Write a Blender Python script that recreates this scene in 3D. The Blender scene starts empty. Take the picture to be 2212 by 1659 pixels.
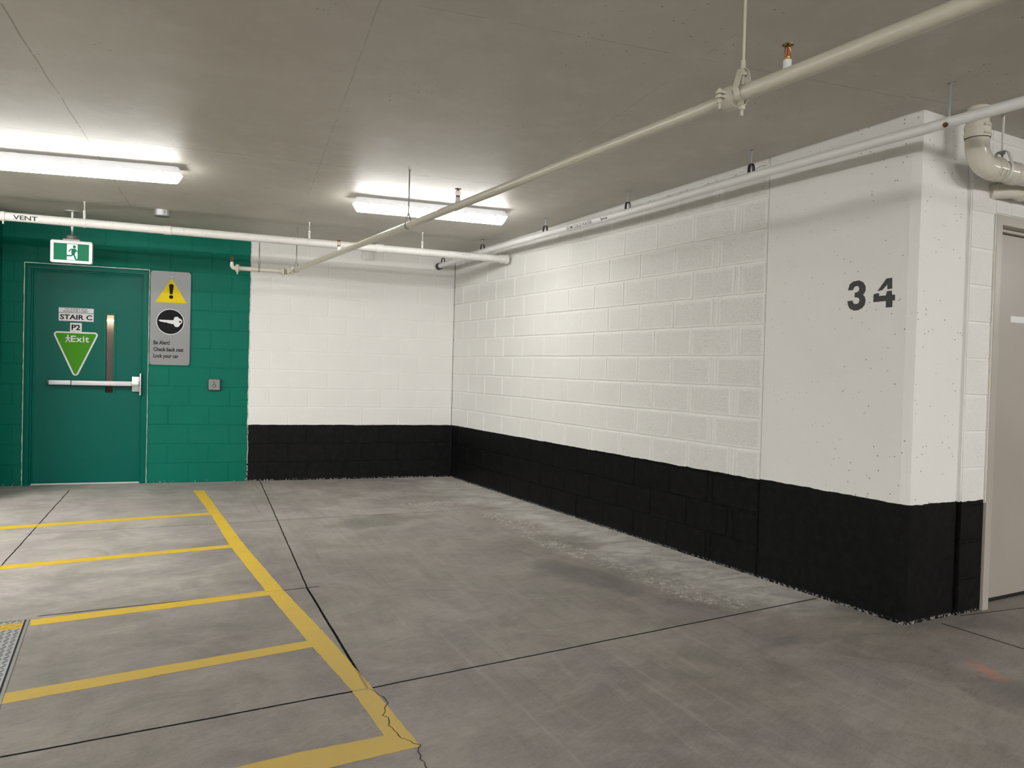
import bpy, bmesh, math, random
from mathutils import Vector, Matrix
from mathutils.geometry import tessellate_polygon
random.seed(7)
sc = bpy.context.scene
COL = sc.collection
PI = math.pi
TH = 0.1671                                     # angle of the back wall
U = Vector((-math.cos(TH), math.sin(TH), 0))    # along the back wall, away from the corner
N = Vector((-math.sin(TH), -math.cos(TH), 0))   # out of the back wall into the garage
def BW(s, d, z): return U*s + N*d + Vector((0, 0, z))
RB = math.atan2(-U.y, -U.x)                     # rotation of the back wall direction

# ------------------------------------------------------------------ camera
F_PX, YAW, PITCH, ROLL = 1668.5886, .5052, -.0195, .0272
CAM = Vector((-3.7451, -8.2105, 1.2783))
_d = Vector((math.sin(YAW)*math.cos(PITCH), math.cos(YAW)*math.cos(PITCH), math.sin(PITCH)))
_r = Vector((math.cos(YAW), -math.sin(YAW), 0)); _u = _r.cross(_d)
_r2 = _r*math.cos(ROLL) + _u*math.sin(ROLL); _u2 = -_r*math.sin(ROLL) + _u*math.cos(ROLL)
cd = bpy.data.cameras.new('camera'); cam = bpy.data.objects.new('camera', cd); COL.objects.link(cam)
m = Matrix((_r2, _u2, -_d)).transposed().to_4x4(); m.translation = CAM
cam.matrix_world = m
cd.sensor_width = 36; cd.lens = F_PX/2212*36; cd.clip_start = .05; cd.clip_end = 100
sc.camera = cam
# ------------------------------------------------------------------ world, exposure
w = bpy.data.worlds.new('world'); sc.world = w; w.use_nodes = True
w.node_tree.nodes['Background'].inputs[0].default_value = (1, .97, .92, 1)
w.node_tree.nodes['Background'].inputs[1].default_value = .02
sc.view_settings.view_transform = 'Standard'; sc.view_settings.look = 'None'
sc.cycles.max_bounces = 6; sc.cycles.diffuse_bounces = 4; sc.cycles.glossy_bounces = 3
sc.cycles.use_adaptive_sampling = True; sc.cycles.adaptive_threshold = .03; sc.cycles.adaptive_min_samples = 16; sc.cycles.use_light_tree = False
sc.view_settings.exposure = 0.20; sc.view_settings.gamma = 1
LAMP_NEAR = 36.0                                 # diffuser emission of the two lamps in view
LAMP_POW = [55., 30., 205., 200., 205., 110., 80., 430., 15., 215.]                              # and of each lamp out of view

# ------------------------------------------------------------------ mesh helpers
class MB:
    def __init__(s): s.v = []; s.f = []; s.uv = None
    def add(s, vs, fs):
        o = len(s.v); s.v += [Vector(p) for p in vs]; s.f += [tuple(i+o for i in f) for f in fs]; return s
    def box(s, a, b):
        x0, y0, z0 = a; x1, y1, z1 = b
        return s.add([(x0,y0,z0),(x1,y0,z0),(x1,y1,z0),(x0,y1,z0),(x0,y0,z1),(x1,y0,z1),(x1,y1,z1),(x0,y1,z1)],
              [(0,3,2,1),(4,5,6,7),(0,1,5,4),(1,2,6,5),(2,3,7,6),(3,0,4,7)])
    def fbox(s, fn, a, b):                      # box in mapped coordinates
        t = MB().box(a, b); return s.add([fn(*p) for p in t.v], t.f)
    def tube(s, pts, r, n=24, caps=True, rs=None):
        pts = [Vector(p) for p in pts]; k = len(pts); rs = rs or [r]*k
        t0 = (pts[1]-pts[0]).normalized()
        a = Vector((0,0,1)) if abs(t0.z) < .9 else Vector((1,0,0))
        nrm = (a - t0*a.dot(t0)).normalized(); vs = []
        for i in range(k):
            t = (pts[min(i+1,k-1)]-pts[max(i-1,0)]).normalized()
            nrm = (nrm - t*nrm.dot(t)).normalized(); b = t.cross(nrm)
            for j in range(n):
                q = 2*PI*j/n; vs.append(pts[i] + (nrm*math.cos(q)+b*math.sin(q))*rs[i])
        fs = [(i*n+j, i*n+(j+1)%n, (i+1)*n+(j+1)%n, (i+1)*n+j) for i in range(k-1) for j in range(n)]
        if caps: fs += [tuple(reversed(range(n))), tuple(range((k-1)*n, k*n))]
        return s.add(vs, fs)
    def rev(s, prof, org=(0,0,0), axis=(0,0,1), n=24):   # profile (r, h) swept about an axis
        org = Vector(org); t = Vector(axis).normalized()
        pts = [org + t*h for r, h in prof]
        a = Vector((0,0,1)) if abs(t.z) < .9 else Vector((1,0,0))
        nn = (a - t*a.dot(t)).normalized(); b = t.cross(nn); k = len(prof)
        vs = [pts[i] + (nn*math.cos(2*PI*j/n)+b*math.sin(2*PI*j/n))*max(prof[i][0],1e-5) for i in range(k) for j in range(n)]
        fs = [(i*n+j, i*n+(j+1)%n, (i+1)*n+(j+1)%n, (i+1)*n+j) for i in range(k-1) for j in range(n)]
        fs += [tuple(reversed(range(n))), tuple(range((k-1)*n, k*n))]
        return s.add(vs, fs)
    def prism(s, poly, fn, t0, t1, holes=()):   # 2D outline(s) extruded, fn(a, b, t) -> 3D
        loops = [list(poly)] + [list(h) for h in holes]
        flat = [p for l in loops for p in l]; n = len(flat)
        tris = tessellate_polygon([[Vector((p[0], p[1], 0)) for p in l] for l in loops])
        vs = [fn(p[0], p[1], t1) for p in flat] + [fn(p[0], p[1], t0) for p in flat]
        fs = [tuple(t) for t in tris] + [tuple(i+n for i in reversed(t)) for t in tris]
        o = 0
        for l in loops:
            for i in range(len(l)):
                j = (i+1) % len(l); fs.append((o+i, o+j, n+o+j, n+o+i))
            o += len(l)
        return s.add(vs, fs)
    def ribbon(s, path, w, t, closed=False):    # flat strap: 2D path in local (y, z), width w along x
        k = len(path); vs = []
        for i, p in enumerate(path):
            a = Vector(path[(i-1) % k] if closed or i else path[0]); b = Vector(path[(i+1) % k] if closed or i < k-1 else path[-1])
            d = (b-a).normalized(); nn = Vector((-d.y, d.x)); p = Vector(p)
            for sx, q in ((-1, p-nn*t/2), (1, p-nn*t/2), (1, p+nn*t/2), (-1, p+nn*t/2)): vs.append((sx*w/2, q.x, q.y))
        fs = []
        for i in range(k if closed else k-1):
            a = i*4; b = ((i+1) % k)*4
            fs += [(a+j, a+(j+1) % 4, b+(j+1) % 4, b+j) for j in range(4)]
        if not closed: fs += [(3,2,1,0), tuple((k-1)*4+j for j in range(4))]
        return s.add(vs, fs)
    def xf(s, M):
        s.v = [M @ p for p in s.v]; return s
def rootpos(o):
    while o.parent: o = o.parent
    return o.location
def obj(name, mb, mat, parent=None, world=False, smooth=35, bevel=0, bevseg=2, kind=None):
    me = bpy.data.meshes.new(name)
    off = rootpos(parent) if (parent and world) else Vector((0,0,0))
    me.from_pydata([p-off for p in mb.v], [], mb.f)
    bm = bmesh.new(); bm.from_mesh(me); bmesh.ops.recalc_face_normals(bm, faces=bm.faces)
    if bevel: 
        es = [e for e in bm.edges if len(e.link_faces) == 2 and e.calc_face_angle(0) > .5]
        bmesh.ops.bevel(bm, geom=es, offset=bevel, segments=bevseg, affect='EDGES', profile=.5, clamp_overlap=True)
    bm.to_mesh(me); bm.free()
    if smooth:
        for p in me.polygons: p.use_smooth = True
        me.set_sharp_from_angle(angle=math.radians(smooth))
    me.materials.append(mat)
    o = bpy.data.objects.new(name, me); COL.objects.link(o)
    if parent: o.parent = parent
    if kind: o['kind'] = kind
    return o
def thing(name, label, cat, loc=(0,0,0), rotz=0, group=None, kind=None):
    o = bpy.data.objects.new(name, None); COL.objects.link(o); o.empty_display_size = .05
    o.location = loc; o.rotation_euler = (0, 0, rotz)
    if label: o['label'] = label
    if cat: o['category'] = cat
    if group: o['group'] = group
    if kind: o['kind'] = kind
    return o
def tag(o, label, cat, group=None):
    o['label'] = label; o['category'] = cat
    if group: o['group'] = group
    return o
def struct(name, mb, mat, smooth=0, bevel=0, parent=None):
    return obj(name, mb, mat, parent, smooth=smooth, bevel=bevel, kind=None if parent else 'structure')
def dup(root, loc, rotz, label=None, cat=None, group=None):
    r = root.copy(); COL.objects.link(r); r.location = loc; r.rotation_euler = (0, 0, rotz)
    if label: r['label'] = label
    if group: r['group'] = group
    for ch in list(root.children):
        c = ch.copy(); COL.objects.link(c); c.parent = r
        for g in list(ch.children):
            e = g.copy(); COL.objects.link(e); e.parent = c
    return r
def text_polys(txt, size, bold=0.0, space=1.0, line=1.0, align='LEFT'):
    """text as an MB lying in the local x, y plane (z = 0), baseline at 0"""
    c = bpy.data.curves.new('t', 'FONT'); c.body = txt; c.size = size; c.offset = bold*size
    c.space_character = space; c.space_line = line; c.align_x = align; c.resolution_u = 3
    o = bpy.data.objects.new('t', c); COL.objects.link(o)
    dg = bpy.context.evaluated_depsgraph_get(); me = bpy.data.meshes.new_from_object(o.evaluated_get(dg))
    mb = MB().add([v.co.copy() for v in me.vertices], [tuple(p.vertices) for p in me.polygons])
    bpy.data.objects.remove(o); bpy.data.curves.remove(c); bpy.data.meshes.remove(me)
    return mb
def fit(mb, w, h=None):                          # scale the flat text to width w (and height h), lower left at 0
    x0 = min(p.x for p in mb.v); x1 = max(p.x for p in mb.v); y0 = min(p.y for p in mb.v); y1 = max(p.y for p in mb.v)
    kx = w/(x1-x0); ky = h/(y1-y0) if h else kx
    mb.v = [Vector(((p.x-x0)*kx, (p.y-y0)*ky, p.z)) for p in mb.v]; return mb
def thick(mb, t):                                # give the flat text a thickness
    n = len(mb.v); cnt = {}
    for f in mb.f:
        for i in range(len(f)):
            e = (f[i], f[(i+1) % len(f)]); cnt[e] = 1
    fs = list(mb.f) + [tuple(i+n for i in reversed(f)) for f in mb.f]
    for (a, b) in cnt:
        if (b, a) not in cnt: fs.append((b, a, a+n, b+n))
    mb.v = [Vector((p.x, p.y, t)) for p in mb.v] + [Vector((p.x, p.y, 0)) for p in mb.v]; mb.f = fs
    return mb
def arc(cx, cy, r, a0, a1, n=10): return [(cx+r*math.cos(a0+(a1-a0)*i/n), cy+r*math.sin(a0+(a1-a0)*i/n)) for i in range(n+1)]
def rrect(x0, y0, x1, y1, r, n=6):
    return arc(x1-r,y1-r,r,0,PI/2,n)+arc(x0+r,y1-r,r,PI/2,PI,n)+arc(x0+r,y0+r,r,PI,1.5*PI,n)+arc(x1-r,y0+r,r,1.5*PI,2*PI,n)
def circ(cx, cy, r, n=40): return [(cx+r*math.cos(2*PI*i/n), cy+r*math.sin(2*PI*i/n)) for i in range(n)]

# ------------------------------------------------------------------ materials
class NT:
    def __init__(s, name):
        s.m = bpy.data.materials.new(name); s.m.use_nodes = True; s.t = s.m.node_tree; s.b = s.t.nodes['Principled BSDF']
    def n(s, typ, **kw):
        x = s.t.nodes.new(typ)
        for k, v in kw.items(): setattr(x, k, v)
        return x
    def ln(s, a, b): s.t.links.new(a, b)
    def put(s, sock, v):
        if isinstance(v, bpy.types.NodeSocket): s.ln(v, sock)
        elif isinstance(v, (tuple, list)) and len(v) == 3 and sock.type == 'RGBA': sock.default_value = (*v, 1)
        else: sock.default_value = v
    def pos(s):
        g = s.n('ShaderNodeNewGeometry'); return g.outputs['Position']
    def math(s, op, a, b=None, clamp=False):
        x = s.n('ShaderNodeMath', operation=op, use_clamp=clamp); s.put(x.inputs[0], a)
        if b is not None: s.put(x.inputs[1], b)
        return x.outputs[0]
    def dot(s, v, c):
        x = s.n('ShaderNodeVectorMath', operation='DOT_PRODUCT'); s.ln(v, x.inputs[0]); x.inputs[1].default_value = c; return x.outputs['Value']
    def vmul(s, v, c):
        x = s.n('ShaderNodeVectorMath', operation='MULTIPLY'); s.ln(v, x.inputs[0]); x.inputs[1].default_value = c; return x.outputs[0]
    def vadd(s, v, c):
        x = s.n('ShaderNodeVectorMath', operation='ADD'); s.ln(v, x.inputs[0]); s.put(x.inputs[1], c); return x.outputs[0]
    def noise(s, v, scale, detail=3, rough=.5, dist=0):
        key = (v.as_pointer(), scale, detail, rough, dist); s.c = getattr(s, 'c', {})
        if key not in s.c: s.c[key] = s._noise(v, scale, min(detail, 4), rough, dist)
        return s.c[key]
    def _noise(s, v, scale, detail=3, rough=.5, dist=0):
        x = s.n('ShaderNodeTexNoise'); s.ln(v, x.inputs['Vector']); x.inputs['Scale'].default_value = scale
        x.inputs['Detail'].default_value = detail; x.inputs['Roughness'].default_value = rough; x.inputs['Distortion'].default_value = dist
        return x.outputs['Fac']
    def vor(s, v, scale, feature='F1', rnd=1):
        x = s.n('ShaderNodeTexVoronoi', feature=feature); s.ln(v, x.inputs['Vector']); x.inputs['Scale'].default_value = scale
        x.inputs['Randomness'].default_value = rnd
        return x.outputs['Distance']
    def ramp(s, v, a, b, lo=0., hi=1., smooth=True):
        x = s.n('ShaderNodeMapRange'); x.interpolation_type = 'SMOOTHSTEP' if smooth else 'LINEAR'; s.put(x.inputs[0], v)
        x.inputs[1].default_value = a; x.inputs[2].default_value = b; x.inputs[3].default_value = lo; x.inputs[4].default_value = hi
        return x.outputs[0]
    def mix(s, f, a, b):
        x = s.n('ShaderNodeMix', data_type='RGBA'); s.put(x.inputs[0], f); s.put(x.inputs[6], a); s.put(x.inputs[7], b); return x.outputs[2]
    def mul(s, *a):
        r = a[0]
        for b in a[1:]: r = s.math('MULTIPLY', r, b)
        return r
    def mx(s, *a):
        r = a[0]
        for b in a[1:]: r = s.math('MAXIMUM', r, b)
        return r
    def band(s, v, a, b, e):                     # 1 where a < v < b, soft edge e
        return s.mul(s.ramp(v, a-e, a+e), s.ramp(v, b-e, b+e, 1, 0))
    def bump(s, h, strength=.3, dist=.01):
        x = s.n('ShaderNodeBump'); s.ln(h, x.inputs['Height']); x.inputs['Strength'].default_value = strength; x.inputs['Distance'].default_value = dist
        s.ln(x.outputs[0], s.b.inputs['Normal']); return x
    def base(s, c=None, r=None, metal=None, spec=None):
        if c is not None: s.put(s.b.inputs['Base Color'], c)
        if r is not None: s.put(s.b.inputs['Roughness'], r)
        if metal is not None: s.b.inputs['Metallic'].default_value = metal
        if spec is not None: s.b.inputs['Specular IOR Level'].default_value = spec
        return s.m
def plain(name, c, r=.5, metal=0, var=.06, vs=20, spec=.5, bmp=0):
    t = NT(name); p = t.pos(); v = t.noise(p, vs, 3)
    c2 = tuple(x*(1-var*2) for x in c); t.base(t.mix(v, c2, c), r, metal, spec)
    if bmp: t.bump(t.noise(p, 180, 2), bmp, .002)
    return t.m
WHITE = (.80, .80, .778); BLACK = (.0035, .0035, .0038); GREEN = (.000, .135, .090)
def line_mask(t, p, a, b, w, wob=0, ext=0):      # thin line from a to b on a flat surface (x, y)
    a = Vector((a[0], a[1], 0)); b = Vector((b[0], b[1], 0)); d = (b-a).normalized(); L = (b-a).length; nn = Vector((-d.y, d.x, 0))
    q = t.vadd(p, tuple(-a)); u = t.dot(q, tuple(d)); v = t.dot(q, tuple(nn))
    if wob: v = t.math('ADD', v, t.math('MULTIPLY', t.math('SUBTRACT', t.noise(p, 5, 4, .6), .5), wob))
    v = t.math('ABSOLUTE', v)
    return t.mul(t.ramp(v, w*.45, w*.75, 1, 0), t.ramp(u, -.01, .01), t.ramp(u, L-.01, L+.01, 1, 0))
def wall_mat(name, which):
    t = NT(name); p = t.pos()
    sep = t.n('ShaderNodeSeparateXYZ'); t.ln(p, sep.inputs[0]); X, Y, Z = sep.outputs
    wob = t.math('MULTIPLY', t.math('SUBTRACT', t.noise(p, 14, 4, .6), .5), .013)
    wob2 = t.math('MULTIPLY', t.math('SUBTRACT', t.noise(p, 4, 2, .5), .5), .012)
    z = t.math('ADD', t.math('ADD', Z, wob), wob2)
    v1 = t.noise(p, 2.2, 4, .6); v2 = t.noise(p, 18, 3, .6)
    col = t.mix(v1, tuple(x*.93 for x in WHITE), WHITE)
    uv = t.n('ShaderNodeUVMap', uv_map='block'); su = t.n('ShaderNodeSeparateXYZ'); t.ln(uv.outputs[0], su.inputs[0])
    edge = t.math('MINIMUM', su.outputs[0], su.outputs[1])      # distance to the block's edge in metres
    fine = t.noise(p, 170, 2, .6); fine2 = t.noise(p, 330, 1, .5)
    e2 = t.math('ADD', edge, t.math('MULTIPLY', t.math('SUBTRACT', t.noise(p, 22, 3), .5), .028))
    if which == 'right':
        amt = t.ramp(Y, -1.6, -4.2, .15, 1)
        top = .6; zb = t.math('ADD', z, t.math('MULTIPLY', Y, .0035))
        # the band of bare, well-rolled paint over the joints stays free of pores
        inside = t.ramp(e2, .010, .030); dens = t.ramp(t.noise(p, 7, 2), .3, .7, .55, 1)
        pore = t.mul(t.ramp(fine, .57, .66), inside, dens, amt)
        haze = t.mul(inside, amt, .27)
        cj = t.math('ADD', t.math('ADD', Z, t.math('MULTIPLY', Y, .0185)), t.math('MULTIPLY', t.math('SUBTRACT', t.noise(p, 14, 4, .6), .5), .10))
        pore = t.mx(pore, t.mul(t.band(cj, 2.512, 2.516, .002), t.ramp(t.noise(p, 7, 2), .42, .5)))
    elif which == 'back':
        zb = z; pore = t.mul(t.ramp(fine, .66, .72), t.ramp(e2, .01, .03), .35); haze = t.mul(t.ramp(e2, .012, .03), .05)
    elif which == 'side':
        zb = t.math('ADD', z, -.018); pore = t.mul(t.ramp(fine, .62, .69), t.ramp(e2, .006, .02), .8); haze = t.mul(t.ramp(e2, .006, .02), .1)
    elif which == 'column':
        zb = t.math('ADD', z, -.018 if False else -.022)
        vo = t.vor(p, 24); nn = t.noise(p, 2.6, 3, .6)
        near = t.ramp(Y, -4.9, -5.6, .35, 1)
        hole = t.mul(t.ramp(vo, .075, .12, 1, 0), t.ramp(nn, .36, .46), near)
        vo2 = t.vor(p, 11); hole2 = t.mul(t.ramp(vo2, .042, .058, 1, 0), t.ramp(nn, .45, .53), near)
        pore = t.mx(hole, hole2); haze = t.mul(t.noise(p, 1.5, 3), .08)
    else:
        zb = z; pore = t.mul(fine, 0); haze = t.mul(fine, 0)
    col = t.mix(haze, col, (.56, .555, .53)); col = t.mix(t.mul(pore, .8), col, (.16, .15, .14))
    blk = t.ramp(zb, .603, .606, 1, 0)
    bcol = t.mix(t.ramp(v2, .35, .75), BLACK, (.0075, .0075, .008))
    chips = t.mul(t.ramp(t.vor(p, 30), .03, .05, 1, 0), t.ramp(t.noise(p, 3.1, 3), .60, .68))
    scuff = t.mul(t.ramp(t.noise(t.vmul(p, (3, 3, 26)), 6, 3, .7), .73, .76), t.ramp(Z, .0, .5, 1, .2), .35)
    foot = t.mul(t.ramp(Z, .006, .022, 1, 0), t.ramp(t.noise(p, 60, 3), .5, .58))
    bcol = t.mix(t.mx(t.mul(chips, .8), scuff, t.mul(foot, .7)), bcol, (.38, .37, .35))
    col = t.mix(blk, col, bcol)
    rough = t.ramp(blk, 0, 1, .62, .5)
    if which in ('back', 'green'):
        S = t.math('ADD', t.dot(p, tuple(U)), t.math('MULTIPLY', t.math('SUBTRACT', t.noise(p, 9, 4, .6), .5), .03))
        g = t.ramp(S, 2.247, 2.251)
        gc = t.mix(t.noise(p, 3.5, 4, .6), tuple(x*.90 for x in GREEN), tuple(x*1.10 for x in GREEN))
        gch = t.mul(t.ramp(Z, .0, .03, 1, 0), t.ramp(t.noise(p, 40, 3), .58, .64))
        gc = t.mix(gch, gc, (.4, .42, .40))
        # a primer strip left between the two paints
        strip = t.mul(t.band(S, 2.238, 2.2475, .002), t.ramp(t.noise(p, 30, 3), .35, .5))
        col = t.mix(t.mul(strip, .8), col, (.55, .50, .42))
        col = t.mix(g, col, gc); rough = t.math('SUBTRACT', rough, t.mul(g, .16))
    t.base(col, rough, 0, .12)
    t.bump(t.math('ADD', t.mul(fine, -1.0), t.mul(t.noise(p, 60, 2), .4)), .3, .003)
    return t.m
M_RIGHT = wall_mat('painted block right', 'right'); M_BACK = wall_mat('painted block back', 'back')
M_SIDE = wall_mat('painted block side', 'side'); M_COLUMN = wall_mat('painted concrete column', 'column'); M_PLAINW = wall_mat('painted concrete far', 'far')

def floor_mat():
    t = NT('concrete floor'); p = t.pos()
    sep = t.n('ShaderNodeSeparateXYZ'); t.ln(p, sep.inputs[0]); X, Y, Z = sep.outputs
    big = t.noise(p, 1.3, 4, .68, .8); mid = t.noise(t.vmul(p, (.8, 1.5, 1)), 5.5, 4, .72, .5); fine = t.noise(p, 90, 3, .6)
    rot = t.n('ShaderNodeVectorRotate', rotation_type='Z_AXIS'); t.ln(p, rot.inputs['Vector']); rot.inputs['Angle'].default_value = -.35
    streak = t.noise(t.vmul(rot.outputs[0], (1.2, 9, 1)), 2.2, 5, .65, .3)
    rot2 = t.n('ShaderNodeVectorRotate', rotation_type='Z_AXIS'); t.ln(p, rot2.inputs['Vector']); rot2.inputs['Angle'].default_value = .06
    tyre = t.noise(t.vmul(rot2.outputs[0], (16, .9, 1)), 1.3, 4, .65, .4)
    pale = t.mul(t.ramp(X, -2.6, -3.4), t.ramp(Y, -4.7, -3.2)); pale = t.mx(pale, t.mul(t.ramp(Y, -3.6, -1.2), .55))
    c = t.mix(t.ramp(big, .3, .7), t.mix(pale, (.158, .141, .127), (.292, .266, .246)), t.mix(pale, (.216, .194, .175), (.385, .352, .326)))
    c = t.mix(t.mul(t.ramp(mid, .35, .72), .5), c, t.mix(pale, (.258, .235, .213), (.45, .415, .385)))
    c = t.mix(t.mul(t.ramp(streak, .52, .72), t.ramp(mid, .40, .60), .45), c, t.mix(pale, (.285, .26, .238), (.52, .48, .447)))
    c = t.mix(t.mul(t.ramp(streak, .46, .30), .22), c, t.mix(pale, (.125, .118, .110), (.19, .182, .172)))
    bay = t.mul(t.ramp(X, -2.9, -2.3), t.ramp(X, -.3, -.8))
    c = t.mix(t.mul(t.ramp(tyre, .53, .70), bay, .38), c, (.125, .118, .110))
    c = t.mix(t.mul(t.ramp(tyre, .46, .30), bay, .30), c, (.34, .315, .29))
    hue = t.noise(t.vadd(p, (7, 3, 0)), 1.7, 4, .65, .6)
    mh = t.n('ShaderNodeMix', data_type='RGBA', blend_type='MULTIPLY'); mh.inputs[0].default_value = 1
    t.ln(c, mh.inputs[6]); t.ln(t.mix(t.ramp(hue, .34, .66), (1.012, .985, 1.03), (.995, 1.004, .96)), mh.inputs[7]); c = mh.outputs[2]
    mh = t.n('ShaderNodeMix', data_type='RGBA', blend_type='MULTIPLY'); mh.inputs[0].default_value = 1
    t.ln(c, mh.inputs[6]); t.ln(t.mix(t.ramp(t.noise(t.vadd(p, (1, 9, 0)), 2.6, 4, .7, .8), .32, .68), (.84, .84, .84), (1.14, 1.14, 1.14)), mh.inputs[7]); c = mh.outputs[2]
    c = t.mix(t.mul(t.ramp(fine, .3, .7), .12), c, (.38, .37, .35))
    sc2 = t.noise(t.vmul(rot.outputs[0], (3, 16, 1)), 5, 4, .75, .2)
    c = t.mix(t.ramp(sc2, .30, .52, .26, 0), c, t.mix(pale, (.085, .078, .070), (.150, .140, .130)))
    c = t.mix(t.ramp(sc2, .55, .75, 0, .30), c, t.mix(pale, (.31, .293, .272), (.52, .498, .47)))
    # pale bloom of salt along the foot of the right wall
    wb = t.math('MULTIPLY', t.math('SUBTRACT', t.noise(p, 2.2, 5, .65), .5), 1.1)
    ex = t.math('ADD', X, wb)
    bloom = t.mul(t.ramp(ex, -.72, -.20), t.ramp(sc2, .22, .50, .45, 1), t.ramp(Y, -5.6, -4.9))
    c = t.mix(t.mul(bloom, .85), c, t.mix(t.ramp(mid, .35, .65), (.40, .385, .355), (.62, .60, .565)))
    # crusted patches
    def spot(cx, cy, rx, ry, a=0, n=1.0):
        mp = t.n('ShaderNodeMapping', vector_type='TEXTURE'); t.ln(p, mp.inputs[0]); mp.inputs['Location'].default_value = (cx, cy, 0)
        mp.inputs['Rotation'].default_value = (0, 0, a); mp.inputs['Scale'].default_value = (rx, ry, 1e6)
        ln = t.n('ShaderNodeVectorMath', operation='LENGTH'); t.ln(mp.outputs[0], ln.inputs[0])
        return t.ramp(t.math('ADD', ln.outputs['Value'], t.math('MULTIPLY', t.math('SUBTRACT', t.noise(p, 5, 4, .6), .5), n)), .50, 1.0, 1, 0)
    cr = t.ramp(t.math('ABSOLUTE', t.math('SUBTRACT', t.noise(p, 13, 3, .6, .5), .5)), .006, .022, 1, 0)
    patch = t.mx(spot(-.62, -4.75, .20, .60, .12), spot(-.70, -3.75, .16, .85, .1), spot(-.60, -2.6, .18, .7, 0), spot(-.8, -1.5, .5, .3, 0))
    c = t.mix(t.mul(patch, cr, .85), c, (.60, .58, .53)); c = t.mix(t.mul(patch, .15), c, (.30, .29, .25))
    # dark stains of oil and dried water
    dk = t.mul(t.ramp(sc2, .2, .6, 1.15, .75), t.mx(t.mul(spot(-1.0, -4.25, .22, .60, .2, .8), .72), t.mul(spot(-1.62, -2.15, .55, .28, .2, 1.6), .58), t.mul(spot(-.4, -6.45, .24, .18, .3, 2.6), .60),
              t.mul(spot(-.95, -1.3, .6, .25, 0, 1.4), .32), t.mul(spot(-2.2, -1.2, .4, .5, 0, 1.4), .22), t.mul(spot(-.75, -5.62, .14, .06, .3, .8), .5), t.mul(spot(-.85, -4.9, .14, .05, .3, .8), .3)))
    c = t.mix(dk, c, (.105, .098, .090))
    dots = t.mul(t.ramp(t.vor(t.vmul(p, (1, 1, 0)), 4.5), .022, .032, 1, 0), t.ramp(t.noise(p, 1.7, 2), .5, .55))
    c = t.mix(t.mul(dots, .7), c, (.09, .085, .08))
    flecks = t.mul(t.ramp(t.vor(t.vadd(t.vmul(p, (1, 1, 0)), (3.3, 1.7, 0)), 1.6), .010, .014, 1, 0), 1)
    c = t.mix(flecks, c, (.7, .69, .66))
    # orange marking spray
    c = t.mix(t.mul(spot(-.24, -6.28, .07, .13, -.5, 3.0), .26), c, (.72, .16, .05))
    # curved tyre scuff
    r = t.n('ShaderNodeVectorMath', operation='DISTANCE'); t.ln(p, r.inputs[0]); r.inputs[1].default_value = (-4.1, -3.7, 0)
    sc1 = t.mul(t.band(r.outputs['Value'], 1.12, 1.135, .02), t.ramp(X, -3.5, -3.2), t.ramp(Y, -3.7, -4.0), t.noise(p, 8, 3))
    c = t.mix(t.mul(sc1, .5), c, (.13, .125, .12))
    # saw cuts
    J = t.mx(line_mask(t, p, (-2.06, .5), (-2.62, -3.83), .007, .012), line_mask(t, p, (-2.62, -3.83), (-2.75, -5.31), .010, .008),
             line_mask(t, p, (-9, -5.36), (-2.75, -5.30), .010, .012), line_mask(t, p, (-2.75, -5.30), (-.02, -5.19), .009, .010),
             line_mask(t, p, (-3.86, .3), (-4.2, -2.9), .007, .012), line_mask(t, p, (-4.1, -1.72), (-.02, -2.02), .005, .012),
             line_mask(t, p, (-3.93, -3.795), (-2.55, -3.83), .009, .006), line_mask(t, p, (.225, -5.78), (.205, -8.5), .009, .01),
             line_mask(t, p, (.45, -5.745), (3, -6.1), .006, .01), line_mask(t, p, (-9, -8.9), (6, -8.8), .01, .01))
    rub = t.mul(t.ramp(t.vor(p, 3.2), .03, .06, 1, 0), 0)
    c = t.mix(t.mul(J, t.ramp(t.noise(p, 40, 3), .3, .5, .9, 1)), c, (.012, .011, .010))
    t.base(c, t.ramp(mid, .3, .7, .50, .64), 0, .4)
    t.put(t.b.inputs['Specular IOR Level'], t.ramp(J, .1, .6, .4, 0))
    t.bump(t.math('ADD', t.mul(fine, .3), t._noise(p, 6, 2, .6)), .25, .004)
    return t.m
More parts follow.
